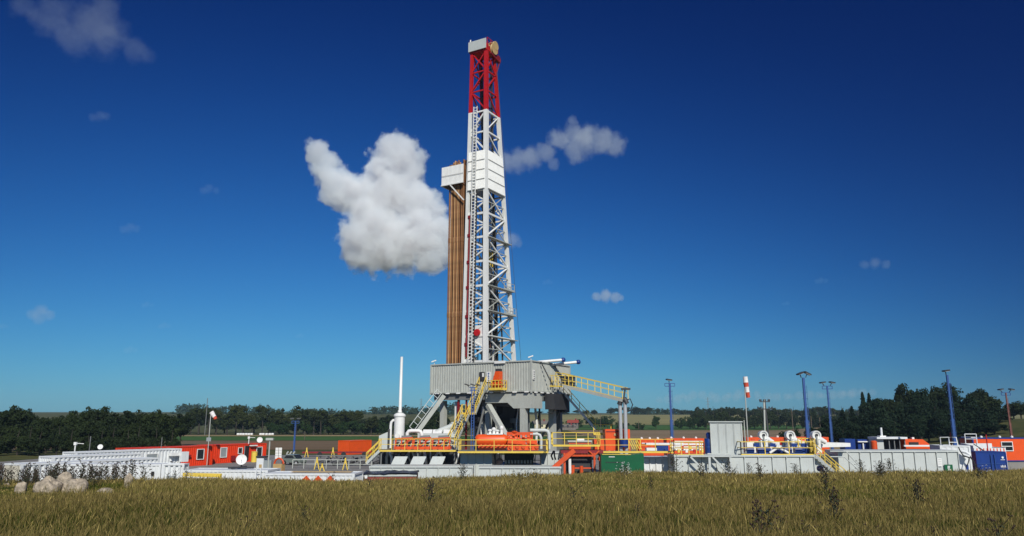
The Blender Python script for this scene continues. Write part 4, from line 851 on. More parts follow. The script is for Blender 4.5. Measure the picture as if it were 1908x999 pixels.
# small things on the roofs and behind at left
def dish(label, px, py, Y, r, H, base):
    p = at(px, py, Y); t = thing('satellite_dish', label, 'dish', (p.x, p.y, base)); n = V((.25, -.93, .28)).normalized(); e1 = n.cross(V((0, 0, 1))).normalized(); e2 = e1.cross(n)
    vs = []; fs = []; rings = 6; k = 20
    for i in range(rings + 1):
        q = i / rings
        for j in range(k): a = 6.2832 * j / k; vs.append(p + (e1 * math.cos(a) + e2 * math.sin(a)) * r * q + n * (.28 * r * q * q))
    for i in range(rings): fs += [(i * k + j, i * k + (j + 1) % k, (i + 1) * k + (j + 1) % k, (i + 1) * k + j) for j in range(k)]
    f = MB().add(vs, fs, True); f.add([v - n * .03 for v in vs], [q[::-1] for q in fs], True); f.build('reflector', M_WHITE, t, world=True)
    MB().bar(p + n * .05, p + n * (r * .9) - e2 * .3 * r, .03).box(p.x - .04, p.y + .03, base, p.x + .04, p.y + .11, p.z).build('stand', M_DARK, t, world=True); return t
t = dish('large white satellite dish on a black stand on the low container roof', 450, 857, 55, .37, 1, 2.58)
q = OWN[t.name][0]; MB().bar((q.x - .9, q.y, 2.64), (q.x + .9, q.y, 2.66), .12).bar((q.x - .5, q.y - .5, 2.64), (q.x + .3, q.y + .3, 2.7), .12).build('foot', M_DARK, t, world=True)
dish('small white satellite dish on the far end of the orange cabin roof', 484, 820, 116, .42, 1, 2.6)
dish('tiny satellite dish above the rear white container', 187, 833, 86, .28, 1, 2.6)
def pole(name, label, cat, px, y0, y1, Y, w, m, base=None, head=None, hm=None, group=None):
    z0 = gz(y1, Y) if base is None else base; x = gx(px, Y, z0 + 2); t = thing(name, label, cat, (x, Y, z0), 0, group); H = gz(y0, Y) - z0
    MB().cyl((0, 0, 0), (0, 0, H), w).build('pole', m, t)
    if head == 'lamp': MB().box(-.28, -.15, H - .02, .28, .15, H + .16).build('lamp', hm or M_WHITE, t)
    if head == 'arm': MB().bar((0, 0, H), (.9, 0, H - .05), .06).build('arm', m, t); MB().box(-.14, -.12, H - .2, .14, .12, H + .12).build('lamp', M_WHITE, t)
    return t
pole('yard_lamp', 'thin pole with sideways arm above the rear white container', 'lamp', 143, 826, 846, 84, .07, M_WHITE, 2.6, 'arm')
pole('antenna', 'plain thin antenna pole above the rear white container', 'antenna', 170, 813, 846, 88, .05, M_DGREY, 2.6)
pole('antenna', 'thin grey antenna before the dark trees left of the orange cabin', 'antenna', 303, 815, 846, 92, .04, M_DGREY, 2.6)
pole('post', 'slim grey post right of the satellite dish', 'post', 499, 820, 873, 60, .055, M_GREY, 0, 'lamp', M_GREY)
pole('yard_lamp', 'twin white camera unit on the orange cabin roof beside the small dish', 'camera', 465, 815, 829, 113, .06, M_WHITE, 2.6, 'arm')
# electrical cabinet, drum, barrel, boards
t = thing('electrical_cabinet', 'white electrical cabinet with dark top and yellow side right of the dish', 'cabinet', (gx(484, 60, 2.5), 60, 0), R(-5))
MB().box(-.28, 0, 0, .28, .6, 3.1).build('body', M_CONT, t); MB().box(-.33, -.06, 3.103, .42, .66, 3.22).build('top', M_DARK, t); MB().box(-.05, -.04, 1.9, .16, -.003, 2.6).build('panel', M_BOX, t); MB().box(.3, .1, 1.0, .85, .5, 2.9).build('side_unit', M_PANE, t)
t = thing('yellow_barrel', 'yellow barrel standing at the end of the open orange cabin', 'barrel', (gx(474, 113, 1), 113, 0)); MB().lathe((0, 0, 0), [(0, 0), (.42, 0), (.42, 1.4), (.46, 1.42), (.46, 1.5), (0, 1.55)]).build('body', M_YEL, t)
Yd = 66; t = thing('generator_cart', 'tan box with an orange hoop and red base beside the car', 'generator', (gx(516, Yd, 2), Yd, 0), R(-12))
MB().box(-.42, 0, 1.6, .42, .6, 2.3).build('box', M_BOX, t); MB().box(-.65, -.1, 1.3, .62, .8, 1.6).build('base', M_RED, t); MB().tube([(-.42 + .0, .3, 2.3)] + [(-.42 * math.cos(a), .3, 2.3 + .45 * math.sin(a)) for a in np.linspace(.1, 3.04, 9)] + [(.42, .3, 2.3)], .08, 8).build('hoop', M_ORANGE2, t); MB().box(-.5, 0, 0, .5, .7, 1.29).build('stand', M_DGREY, t)
t = thing('notice_board', 'tall white notice board divided in two columns by dark lines', 'board', (gx(519, 122, 1), 122, 0)); MB().box(-.5, 0, .05, .5, .06, 1.75).build('panel', M_WHITE, t)
MB().box(-.03, -.02, .05, .03, -.003, 1.75).build('divider', M_DARK, t)
f = MB()
for z in (.5, .9, 1.35): f.box(-.5, -.02, z, -.04, -.004, z + .035); f.box(.04, -.02, z, .5, -.004, z + .035)
f.build('lines', M_DGREY, t)
t = thing('parked_car', 'small grey green car parked behind the pale railing', 'car', (gx(548, 106, 1), 106, 0), R(-20))
Lc, Wc = 3.1, 1.6; prof = [(-1.55, .35), (1.55, .35), (1.55, .75), (.85, .88), (.35, 1.38), (-.75, 1.38), (-1.3, .9), (-1.55, .8)]
MB().prism([(a, -.8, b) for a, b in prof], (0, 1.6, 0)).build('body', mat('car_paint_grey_green', (.20, .24, .21), .25, .3), t)
MB().prism([(-.68, -.82, 1.3), (-1.05, -.82, .92), (.62, -.82, .92), (.28, -.82, 1.3)], (0, .015, 0)).build('side_window', M_GLASS, t)
MB().prism([(.42, -.7, 1.34), (.42, .7, 1.34), (.84, .7, .93), (.84, -.7, .93)], (.015, 0, .02)).build('windscreen', M_GLASS, t)
for a in (-1, 1):
    for b in (-.82, .82):
        w = MB().lathe((a, b, .32), [(0, -.1), (.32, -.1), (.32, .1), (0, .1)], 14, 'y').build('wheel', M_BLACK, t); MB().lathe((a, b, .32), [(0, -.11), (.18, -.11), (.18, .11), (0, .11)], 10, 'y').build('rim', M_CHROME, w)
t = thing('pump_skid', 'small white valve skid beside the left lamp mast', 'pump', (gx(541, 118, 1), 118, 0))
for a in (-.5, 0, .5): MB().tube([(a, 0, 0), (a, 0, 1.1), (a + .2, 0, 1.3)], .13, 8).build('pipe', M_GREY, t)
MB().box(-.7, .2, .2, .9, .6, .9).build('box', M_CONT, t)
# pale railing along the pad and dark gear behind it
t = thing('pad_railing', 'pale grey pipe railing running along the pad left of the rig', 'railing', (gx(545, 98, 0), 98, 0)); xa, xb = gx(545, 98, 0), gx(692, 97, 0)
MB().rail([(0, 0, 0), (xb - xa, -1, 0)], 1.1, 1.4, .09, toe=False).build('rails', M_GREY, t)
for (px, Y, h, lbl) in ((590, 96, 1.35, 'yellow stand by the railing, left one of three'), (600, 92, .8, 'low yellow bollard between yellow stands'), (643, 95, 1.3, 'yellow stand by the railing nearest the shaker stairs'), (620, 126, 1.5, 'yellow post in front of the lone orange box'), (571, 128, 1.4, 'yellow frame behind the railing by the left mast')):
    t = thing('yellow_stand', lbl, 'stand', (gx(px, Y, 0), Y, 0)); MB().bar((-.3, 0, 0), (0, 0, h), .1).bar((.3, 0, 0), (0, 0, h), .1).box(-.08, -.08, h * .6, .08, .08, h + .15).build('frame', M_YEL, t)
t = thing('pipe_skid', 'dark pipe rack with grey valves lying behind the pale railing', 'rack', (gx(655, 104, 0), 104, 0), R(-6)); f = MB()
for k in range(9): f.bar((-5 + k * 1.15, 0, .1), (-4.6 + k * 1.15, 0, 1.35), .12); f.bar((-4.6 + k * 1.15, .3, 1.3), (-3.9 + k * 1.15, 0, .2), .1)
f.bar((-5, 0, 1.3), (5, 0, 1.3), .14); f.bar((-5, 0, .2), (5, 0, .2), .16); f.build('frame', M_DGREY, t)
f = MB()
for k in range(5): f.cyl((-4.5 + k * 1.9, -.2, .25), (-3.2 + k * 1.9, .9, .8), .3)
f.build('hose_roll', M_DARK, t)
t = thing('service_trailer', 'low rusty red trailer bed in front of the lone orange box', 'trailer', (gx(640, 130, 0), 130, 0)); MB().box(-7, 0, .55, 5, 1.6, .8).build('bed', M_DRED, t)
for a in (-4, 0, 3.5): MB().lathe((a, -.05, .4), [(0, -.12), (.4, -.12), (.4, .12), (0, .12)], 12, 'y').build('wheel', M_BLACK, t)

# ---------------------------------------------------------------- lamp masts, windsocks, power pole
def lampmast(label, px, py, Y, heads, base=0.0, pm=None, w=.22, arm=True, ptop=None):
    t_ = at(px, py, Y); x = t_.x; H = t_.z - base; pm = pm or M_MBLUE; t = thing('lamp_mast', label, 'lamp mast', (x, Y, base), 0, 'tall floodlight masts around the pad')
    f = MB(); s = w / 2
    f.bar((0, 0, 0), (0, 0, H * .55), w * 1.0); f.bar((0, 0, H * .55), (0, 0, H - .5), w * .72); f.build('pole', pm, t)
    f = MB()
    for k in range(14): z = H * .15 + k * H * .055; f.bar((-w * .9, -s * .72, z), (w * .9, -s * .72, z), .035)
    f.bar((w * .8, -s * .72, H * .14), (w * .8, -s * .72, H * .88), .03).build('climbing_ladder', pm, t)
    if arm:
        f = MB(); f.bar((-.62, 0, H - .85), (.62, 0, H - .85), .08); f.bar((-.62, 0, H - .5), (.62, 0, H - .5), .08)
        for a in (-.62, 0, .62): f.bar((a, 0, H - .85), (a, 0, H - .5), .06)
        f.build('cross_arm', M_MBLUE, t)
    for (dx, tilt) in heads:
        f = MB(); f.bar((dx * .6, 0, H - .5), (dx, -.05, H - .1), .07); a = V((dx - .34, -.25, H - .05 + tilt * .25)); b = V((dx + .34, -.05, H - .05 - tilt * .25)); f.bar(a, b, .42, .14); h = f.build('floodlight', M_DARK, t)
        f = MB(); o = V((0, -.06, -.09)); f.bar(a.lerp(b, .1) + o, a.lerp(b, .9) + o, .3, .03); f.build('lamp_glass', M_PANE, h)
    return t
lampmast('short blue mast with two round lamps beyond the pale railing', 551, 779, 127, ((-.55, 0), (.55, 0)))
lampmast('blue mast with small square lamp head right of the rig ramp', 1247.5, 707, 95, ((-.1, .2),), w=.30)
lampmast('tallest blue mast with one winged lamp behind the white fan drums', 1496, 695, 80, ((-.35, -.5), (.4, .6)), arm=False, w=.30)
lampmast('slim blue mast with two dark lamps on a crossbar', 1540.5, 712, 95, ((-.6, -.2), (.6, .2)))
lampmast('blue mast with a single tilted lamp before the knoll wood', 1763.5, 690, 80, ((-.15, -.2),), arm=False, w=.26)
lampmast('rusty red brown pole with blue top and two square lamps at far right', 1873, 725, 105, ((-.75, -.2), (.75, .2)), pm=M_RPOLE, w=.2)
t = thing('lamp_cluster', 'blue lamp post with three dark lamps in front of the yellow stairs', 'lamp mast', (gx(880, 79.5, 3), 79.5, 0)); H = gz(722, 79.5)
f = MB().bar((-.12, 0, 0), (-.12, 0, H), .09).bar((.14, 0, 0), (.14, 0, H), .09)
for k in range(24): z = 2.8 + k * .28; f.bar((-.12, 0, z), (.14, 0, z + .14), .04)
f.bar((-.35, 0, H - .3), (.35, 0, H - .3), .08).bar((-.35, 0, H), (.35, 0, H), .08); f.build('pole', M_MBLUE, t)
for dx in (-.62, 0, .55): MB().bar((dx - .25, -.1, H + .35), (dx + .25, .0, H + .2), .3, .1).bar((dx * .6, 0, H), (dx, 0, H + .25), .05).build('floodlight', M_DARK, t)
def windsock(label, px, ptop, Y, pts, radii, base=0.0, cols=None, pbot=None):
    p = at(px, ptop, Y); t = thing('windsock', label, 'windsock', (p.x, Y, base), 0, 'windsocks'); MB().cyl((0, 0, 0), (0, 0, p.z - base), .055).build('pole', M_GREY, t)
    pts = [at(a, b, Y + .0) - V((p.x, Y, base)) for a, b in pts]; n = len(pts)
    for k in range(n - 1): MB().tube([pts[k], pts[k].lerp(pts[k + 1], .5) + V((rnd.uniform(-.02, .02), 0, 0)), pts[k + 1]], radii=[radii[k], (radii[k] + radii[k + 1]) / 2 * .97, radii[k + 1]], n=10, cap=k in (0, n - 2)).build('sock_band', (cols or [M_WHITE])[k % len(cols or [1])], t)
    return t
M_SOCKR = mat('windsock_red_cloth', (.55, .07, .03), .8); M_SOCKW = mat('windsock_white_cloth', (.75, .73, .70), .8)
windsock('limp red and white striped windsock on a pole behind the tall grey cabin', 1386.5, 702, 78, ((1388.5, 702), (1389.5, 713), (1391, 721), (1392.5, 731), (1394.5, 741)), (.24, .27, .25, .23, .20), cols=[M_SOCKW, M_SOCKR, M_SOCKW, M_SOCKR])
w2 = windsock('small white windsock with red tip on a pole before the orange cabins', 393, 769, 104, ((394, 768), (397, 773), (400, 777), (402, 781)), (.32, .30, .26, .22), cols=[M_SOCKW, M_SOCKW, M_SOCKR]); MB().box(-.3, -.06, 3.2, .3, .06, 3.7).build('box', M_PANE, w2)
Yp = 150; p = at(1424, 741, Yp); t = thing('power_pole', 'double concrete power pole with two crossarms of insulators', 'power pole', (p.x, Yp, 0)); Hp = p.z
MB().bar((-.45, 0, 0), (-.1, 0, Hp - .4), .28).build('pole', M_GREY, t); MB().bar((.5, .1, 0), (.05, .1, Hp - .6), .28).build('pole', M_DARK, t)
for z, w in ((Hp - .8, 1.0), (Hp - 2.2, 1.45)):
    MB().bar((-w, -.1, z), (w, -.1, z), .16).build('crossarm', M_DARK, t); 
for z, w in ((Hp - .8, (-.95, -.7, -.15, .15, .7, .95)), (Hp - 2.2, (-1.4, -.8, .8, 1.4))):
    for a in w: MB().tube([(a, -.1, z), (a, -.1, z + .35), (a, -.1, z + .5)], radii=[.07, .14, .06], n=8).build('insulator', M_DARK, t)
def pylon(label, px, py, Y, H):
    p = at(px, py, Y); t = thing('lattice_pylon', label, 'pylon', (p.x, Y, p.z - H)); f = MB()
    for sx in (-1, 1): f.bar((sx * H * .06, 0, 0), (0, 0, H), .4)
    for k in range(8): z = k * H / 8; w = H * .06 * (1 - k / 8); f.bar((-w, 0, z), (w * .85, 0, z + H / 8), .3); f.bar((w, 0, z), (-w * .85, 0, z + H / 8), .3)
    f.build('tower', M_DGREY, t)
    f = MB()
    for z in (.68, .8, .92): f.bar((-H * .1, 0, H * z), (H * .1, 0, H * z), .4)
    f.build('crossarm', M_DGREY, t)
pylon('faint lattice pylon on the horizon between the rig and windsock', 1318.5, 740, 1500, 44)
pylon('faint lattice mast above the far ridge left of the drill floor', 785, 742, 1500, 36)
pole('utility_pole', 'thin bare pole among the tall trees of the far row', 'pole', 382, 742, 812, 318, .14, M_DGREY)
for px, y0, y1, Y, l in ((568, 804, 822, 240, 'small wooden field pole in the green field'), (1119, 770, 800, 330, 'wooden field pole behind the ramp stairs'), (1190, 785, 800, 300, 'short wooden field pole right of the ramp column'), (1477, 762, 806, 200, 'wooden pole rising behind the middle fan drum'), (1512, 775, 805, 210, 'thin wooden pole right of the tallest mast'), (1528, 778, 806, 215, 'short wooden pole left of the slim crossbar mast'), (1849, 764, 787, 230, 'thin pole in the gap of the knoll woods')):
    pole('utility_pole', l, 'pole', px, y0, y1, Y, .09, M_WOOD)

# ---------------------------------------------------------------- white degasser tank with its tall vent
Yt = 84; x = gx(744, Yt, 5); t = thing('gas_separator', 'white upright tank with a tall thin vent pipe left of the rig', 'tank', (x, Yt, 0))
zt = gz(772, Yt); MB().lathe((0, 0, 0), [(0, 2.4), (.57, 2.4), (.57, zt - .25), (.66, zt - .24), (.66, zt - .1), (.57, zt), (.35, zt + .14), (0, zt + .2)], 28).build('vessel', M_WHITE, t)
zs = gz(665, Yt); MB().tube([(0, 0, zt + .2), (.02, 0, zt + .4), (.03, 0, zt + .42), (.04, 0, zs)], radii=[.23, .23, .165, .15], n=14).build('vent_pipe', M_WHITE, t)
MB().tube([(-.95, 0, 3), (-.95, 0, 5.4), (-.9, 0, 5.75), (-.7, 0, 5.95), (-.4, 0, 5.98)], .15, 10).build('side_pipe', M_WHITE, t); MB().lathe((-.1, -.62, 4.3), [(0, -.22), (.26, -.22), (.26, 0), (0, 0)], 14, 'y').build('manhole', M_WHITE, t)
MB().box(-.8, -.6, 0, .8, .6, 2.4).build('plinth', M_DGREY, t)
t = thing('panel_box', 'grey slant-topped control box at the left end of the shaker platform', 'cabinet', (gx(706, 81, 4), 81, 3)); q = gx(722, 81, 4) - gx(706, 81, 4); z0 = gz(812, 81) - 3; z1 = gz(805, 81) - 3
MB().prism([(0, 0, 0), (q, 0, 0), (q, 0, z1), (0, 0, z0)], (0, .9, 0)).build('housing', M_PALE, t); MB().box(q + .01, 0, .1, q + .12, .8, z1 + .3).build('edge', M_DARK, t)

# ---------------------------------------------------------------- decks with yellow rails
def deck(label, px0, px1, Y, z, D, pts=None, legs=(), name='walkway', edge=M_YEL, h=1.1, r=.062, sp=1.35):
    x0, x1 = gx(px0, Y, z), gx(px1, Y, z); t = thing(name, label, 'walkway', (x0, Y, z)); L = x1 - x0
    MB().box(0, .03, -.08, L, D, 0).build('grating', M_DGREY, t); MB().box(0, -.03, -.15, L, .026, .02).build('edge_beam', edge, t)
    pts = pts or [(0, D, 0), (0, 0, 0), (L, 0, 0), (L, D, 0)]; pts = [(a * L if abs(a) <= 1 else a, b, c) for a, b, c in pts] if False else pts
    for a, b in zip(pts, pts[1:]): f = MB().rail([a, b], h, sp, r, toe=False); f.build('railing', M_YEL, t)
    for lx_ in legs: MB().box(lx_ * L - .06, .2, -z, lx_ * L + .06, .34, -.2).build('leg', M_DGREY, t)
    return t, L
t, L = deck('yellow railed walkway of the three orange shale shakers', 705.5, 851, 78, 3.0, 1.4, legs=(.03, .5, .97))
stair('walkway_stairs', 'short yellow stairs at the left end of the shaker walkway', at(707, 840, 78), at(682, 864, 77.2), .8, (0, 1, 0), M_YEL, M_PALE)
# shale shakers
sh = thing('shale_shaker', 'orange shale shaker behind the yellow rail', 'shaker', (0, 0, 0), 0, 'orange shale shakers')
f = MB(); f.box(-1.0, 0, 0, 1.0, 1.9, .3); f.prism([(-.95, .2, .72), (.6, .2, .86), (.6, .2, 1.02), (-.95, .2, .9)], (0, 1.5, 0)); f.build('basket', M_ORANGE, sh)
MB().box(-.9, .35, .3, .9, 1.6, .7).build('hopper', M_DARK, sh)  # dark block painted for the shaded gaps behind the frame
for s in (-.6, .1, .7): MB().tube([(s, .1, .3), (s + .1, -.1, .55), (s + .3, .1, .75)], .07, 6).build('hose', M_GREY if s < .5 else M_CREAM, sh)
f = MB()
for s in (-.9, -.3, .3, .85): f.bar((s, -.05, .0), (s + .12, -.05, 1.15), .14)
f.bar((-.9, -.05, 1.1), (.95, -.05, 1.2), .14); f.bar((-.3, -.06, .3), (.85, -.06, 1.1), .12); f.build('frame', M_ORANGE2, sh)
MB().cyl((-.3, .5, 1.15), (.75, .5, 1.2), .24).build('motor', M_DGREY, sh); MB().box(-.75, .1, .8, .1, 1.2, 1.02).build('screen', M_GREY, sh)
f = MB().prism([(-.95, .2, -.9), (.7, .2, -.9), (.95, .2, -.78), (-.70, .2, -.78)], (0, .9, 0)); f = MB().prism([(-.95, -2.0, -1.45), (-.95, -1.95, -1.38), (-.66, -1.45, -.62), (-.66, -1.4, -.69)], (1.3, 0, 0)); f.build('chute', M_PALE, sh)
shx = [gx(p, 79.6, 3) for p in (752, 786, 821)]; shp = kids(sh)
for k, x in enumerate(shx):
    l = 'orange shale shaker behind the yellow rail, ' + ('next to the white tank', 'middle of three', 'nearest the yellow stairs')[k]
    if k == 0: sh.location = (x, 79.6, 3.0); sh['label'] = l
    else: copy_tree(sh, (x, 79.6, 3.0), label=l, ch=shp)
# tank painted dark for the shaded space, and pipework beneath the shakers
t = thing('shaker_tank', 'shaker tank painted dark as the shaded recess under the shaker walkway', 'tank', (gx(705, 80, 0), 80.2, 0)); L = gx(858, 80, 0) - gx(705, 80, 0)
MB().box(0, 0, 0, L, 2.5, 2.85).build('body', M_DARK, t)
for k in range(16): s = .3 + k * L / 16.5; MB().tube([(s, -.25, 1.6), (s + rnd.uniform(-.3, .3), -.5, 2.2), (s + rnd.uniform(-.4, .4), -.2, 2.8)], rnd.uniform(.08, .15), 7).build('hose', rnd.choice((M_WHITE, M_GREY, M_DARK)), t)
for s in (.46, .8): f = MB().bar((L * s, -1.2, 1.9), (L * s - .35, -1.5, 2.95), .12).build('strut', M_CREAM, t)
def ribtank(label, px0, px1, Y, H, D, sp, m=M_PALE, rz=0, name='mud_tank', z=0, rim=.14, rd=.10, group=None):
    x0, x1 = gx(px0, Y, H), gx(px1, Y, H); L = x1 - x0; t = thing(name, label, 'tank', (x0, Y, z), rz, group); n = max(2, round(L / sp))
    MB().box(0, 0, 0, L, D, H - .05).build('body', m, t)
    f = MB(); f.box(-.04, -.12, H - rim, L + .04, .0, H); f.box(-.04, .0, H - .045, L + .04, D + .04, H + .005); f.build('rim', m, t)
    f = MB()
    for k in range(n + 1):
        s = min(max(L * k / n, .03), L - .03); f.box(s - .03, -rd, .1, s + .03, -.003, H - rim - .01); f.prism([(s - .03, -rd, H - rim - .02), (s - .03, -rd - .05, H - rim - .02), (s - .03, -rd, H - rim - .25)], (.06, 0, 0))
    f.build('rib', m, t)
    f = MB()
    for k in range(1, n + 1): s = L * k / n; f.box(s - .055, -.012, .1, s - .033, -.004, H - rim - .01)  # dark strip left of each rib stands in for the rib's shadow
    f.build('seam_shade', M_DGREY, t)
    f = MB(); f.box(0, -.012, .55, L, -.004, .575); f.build('weld_line', M_GREY, t)
    return t, L
ribtank('low pale tank with rust stains in front of the shaker chutes', 689, 881, 71.5, 1.82, 2.6, 1.0, m=M_PALE)
ribtank('low pale trough tank in front of the pump deck', 892, 1045, 70.5, 1.82, 2.4, 1.1, m=M_PALE)
ribtank('grey ribbed tank wall below the foot of the yellow stairs', 858, 917, 76.8, 2.88, 3, .72, m=M_PALE)
ribtank('grey ribbed tank wall left of the orange red stair frame', 1008, 1046, 76.8, 2.88, 3, .72, m=M_PALE)
t = thing('dark_hopper', 'dark hopper with scaffolding between the two grey tank walls', 'hopper', (gx(917, 78.4, 0), 78.4, 0)); L = gx(1008, 78.4, 0) - gx(917, 78.4, 0)
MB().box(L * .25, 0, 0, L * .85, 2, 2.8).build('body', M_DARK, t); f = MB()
for s in (.02, .14, .84, .97): f.bar((L * s, -.1, 0), (L * s + .3, -.1, 2.85), .07); f.bar((L * s + .5, -.1, 0), (L * s, -.1, 2.85), .07)
for z in (1.2, 2.0): f.bar((0, -.15, z), (L * .25, -.15, z), .06); f.bar((L * .8, -.15, z), (L, -.15, z), .06)
f.build('scaffold', M_DGREY, t); f = MB()
for k in range(9): f.cyl((L * (.28 + k * .065), -.3, 1.7), (L * (.28 + k * .065), -.3, 2.02), .11)
f.build('valve', M_GREY, t); MB().lathe((L * .16, -.4, 1.7), [(0, 0), (.3, 0), (.34, .25), (.2, .5), (0, .55)], 12).build('pump', mat('pinkish_primer', (.42, .27, .22), .6), t)
t, L = deck('yellow railed pump deck with orange tank and pumps', 853, 1022, 75.3, 2.98, 4.5, sp=1.7)
# tank & pumps on the deck
Yq = 78.5; t = thing('orange_tank', 'orange horizontal tank with white valves on top on the pump deck', 'tank', (gx(885, Yq, 4), Yq, 3)); L = gx(946, Yq, 4) - gx(885, Yq, 4)
MB().lathe((0, .8, .95), [(0, 0), (.42, .04), (.56, .2), (.6, .4), (.6, L - .4), (.56, L - .2), (.42, L - .04), (0, L)], 24, 'x').build('vessel', M_ORANGE, t)
MB().box(.3, .3, 0, L - .2, 1.3, .35).build('skid', M_ORANGE2, t); MB().box(1.2, .4, 1.52, L - .5, 1.2, 1.62).build('plate', M_WHITE, t)
for s, h in ((1.5, .45), (1.9, .62), (2.25, .4), (2.7, .8)): f = MB().lathe((s, .8, 1.62), [(0, 0), (.15, 0), (.15, h * .55), (.23, h * .6), (.23, h * .8), (.1, h), (0, h)], 12); f.build('valve', M_WHITE, t)
f = MB()
for k in range(7): f.cyl((.4 + k * .45, -.15, .35), (.75 + k * .45, -.15, .5), .14)
f.build('manifold', M_ORANGE2, t)
Yq = 77.8
for j, (pa, pb, lab) in enumerate(((946, 982, 'orange mud pump with round covers right of the orange tank'), (982, 1003, 'short orange pump end at the right of the pump deck'))):
    x0 = gx(pa, Yq, 4); L = gx(pb, Yq, 4) - x0; t = thing('mud_pump', lab, 'pump', (x0, Yq, 3.0)); f = MB(); f.box(0, 0, 0, L, 1.6, .55); f.box(.05, .2, .55, L * .9, 1.5, .95); f.prism([(0, .1, .5), (L * .8, .1, .5), (L * .35, .1, 1.2), (0, .1, 1.2)], (0, 1.2, 0)); f.build('body', M_ORANGE, t)
    for k in range(3 if j == 0 else 2): MB().cyl((.35 + k * .62, -.14, .35), (.35 + k * .62, .05, .35), .2).build('cover', M_ORANGE2, t)
    MB().bar((.1, -.1, .75), (L - .1, -.1, .62), .14).build('pipe', M_ORANGE, t)
Yq = 82; t = thing('choke_manifold', 'orange red valve manifold raised behind the pump deck', 'manifold', (gx(944, Yq, 5), Yq, 3.0)); L = gx(993, Yq, 5) - gx(944, Yq, 5); z1 = gz(808, Yq) - 3; z0 = gz(823, Yq) - 3
f = MB()
for s in (.05, .35, .65, .95): f.box(L * s - .08, 0, 0, L * s + .08, .2, z1)
f.bar((0, 0, z1), (L, 0, z1), .3); f.bar((0, 0, z0), (L, 0, z0), .22); f.build('frame', M_ORANGE2, t)
f = MB()
for k in range(11): s = L * (.03 + k * .094); z = z0 + (z1 - z0) * rnd.uniform(.15, .8); f.cyl((s, -.2, z), (s + .22, -.2, z + rnd.uniform(-.1, .1)), rnd.uniform(.1, .2)); f.cyl((s, -.1, z0), (s, -.1, z1 + .15), .06)
f.build('valve', M_ORANGE, t); f = MB().lathe((L * .3, 0, z1 + .1), [(0, 0), (.3, 0), (.34, .12), (0, .2)], 12); f.build('handwheel', M_ORANGE, t)
t = thing('pipe_bends', 'two pale grey pipe bends curving down right of the orange manifold', 'pipes', (gx(995, 82, 4), 82, 3.0))
for a, z, w in ((1.6, gz(802, 82) - 3, .19), (.75, gz(809, 82) - 3, .16)): MB().tube([(-.4, 0, z), (a - .4, 0, z), (a - .12, 0, z - .1), (a, 0, z - .4), (a, 0, 0)], w, 10).build('pipe', M_PALE, t)
# flow line and left pipework behind shakers
t = thing('flow_line', 'long pale grey pipe rising from the tank to the rig middle', 'pipe', tuple(at(815, 808, 84))); a = [at(812, 812, 84), at(814, 806, 84), at(822, 802, 84.3), at(866, 785, 86)]
MB().tube(a, .30, 12).build('pipe', M_PALE, t, world=True); MB().cyl(at(841, 794.5, 85.1), at(845, 793, 85.3), .42).build('flange', M_PALE, t, world=True)
t = thing('pipe_loop', 'white inverted U pipe between the white tank and the grey trough', 'pipe', tuple(at(759, 822, 82))); MB().tube([at(759, 822, 82), at(759, 807, 82), at(762, 803.5, 82), at(766, 803, 82), at(780, 803, 82), at(784, 804.5, 82), at(786, 809, 82), at(786, 815, 82)], .2, 10).build('pipe', M_WHITE, t, world=True)
x0 = gx(778, 83.5, 4); t = thing('trough', 'long pale grey trough with sloped lids behind the shakers', 'trough', (x0, 83.5, 2.6)); L = gx(855, 83.5, 4) - x0; zz = gz(808, 83.5) - 2.6
MB().box(0, 0, 0, L, 1.8, zz).build('body', M_PALE, t)
for s in (.12, .36, .62): MB().prism([(L * s, -.02, zz + .01), (L * (s + .22), -.02, zz + .01), (L * (s + .22), .6, zz + .42), (L * s, .6, zz + .42)], (0, .9, 0)).build('lid', M_WHITE, t)

# ---------------------------------------------------------------- orange-red stair frame, upper platform, green skip
Yo = 71; x0, x1 = gx(1040, Yo, 2), gx(1120, Yo, 2); L = x1 - x0; zt = gz(838, Yo)
t = thing('platform_frame', 'orange red steel frame with diagonal legs under the raised yellow platform', 'frame', (x0, Yo, 0))
s1, s2, s3 = gx(1052, Yo, 2) - x0, gx(1108, Yo, 2) - x0, gx(1119, Yo, 2) - x0
f = MB()
for s in (s1, s2): f.box(s - .09, 0, 0, s + .09, .18, zt - .3)
f.box(s3 - .07, .6, 0, s3 + .07, .75, zt - .6); f.build('leg', M_ORANGE2, t)
zc = gz(849, Yo); f = MB().bar((s1, .09, zc), (s2, .09, zc), .16).bar((s2, .09, zc), (s2 - .5, .09, zt - .1), .12).bar((s2, .09, zc), (s2 + .45, .09, zt - .1), .12).bar((s1, .09, zc), (s1 + .6, .09, zt - .1), .12); f.build('brace', M_ORANGE2, t)
MB().bar((-.5, -.2, gz(873, Yo)), (s1 + .9, .0, zt - .05), .2, .42).build('stringer', M_ORANGE2, t)
MB().box(s1 - .3, .2, zt - .35, s3 + .3, 2.4, zt - .05).build('underside', M_DRED, t)
f = MB().box(s1 + .2, .9, 0, s2 - .15, 2.2, zc - .15); f.build('dark_screen', M_DARK, t)
f = MB().cyl((s1 + .5, .3, .5), (s1 + .5, .3, zc - .3), .14); f.build('white_pipe', M_WHITE, t); f = MB().cyl((s1 + .78, .3, .5), (s1 + .78, .3, 1.9), .16).bar((s1 + .9, .3, 1.65), (s2 - .3, .3, 1.65), .12).cyl((s2 - 1.2, .2, .5), (s2 - 1.2, .2, 1.85), .16); f.build('red_pipe', M_ORANGE2, t)
t, L = deck('raised yellow railed platform above the orange red frame', 1030, 1118, 70.8, gz(829, 70.8), 2.4, sp=1.1)
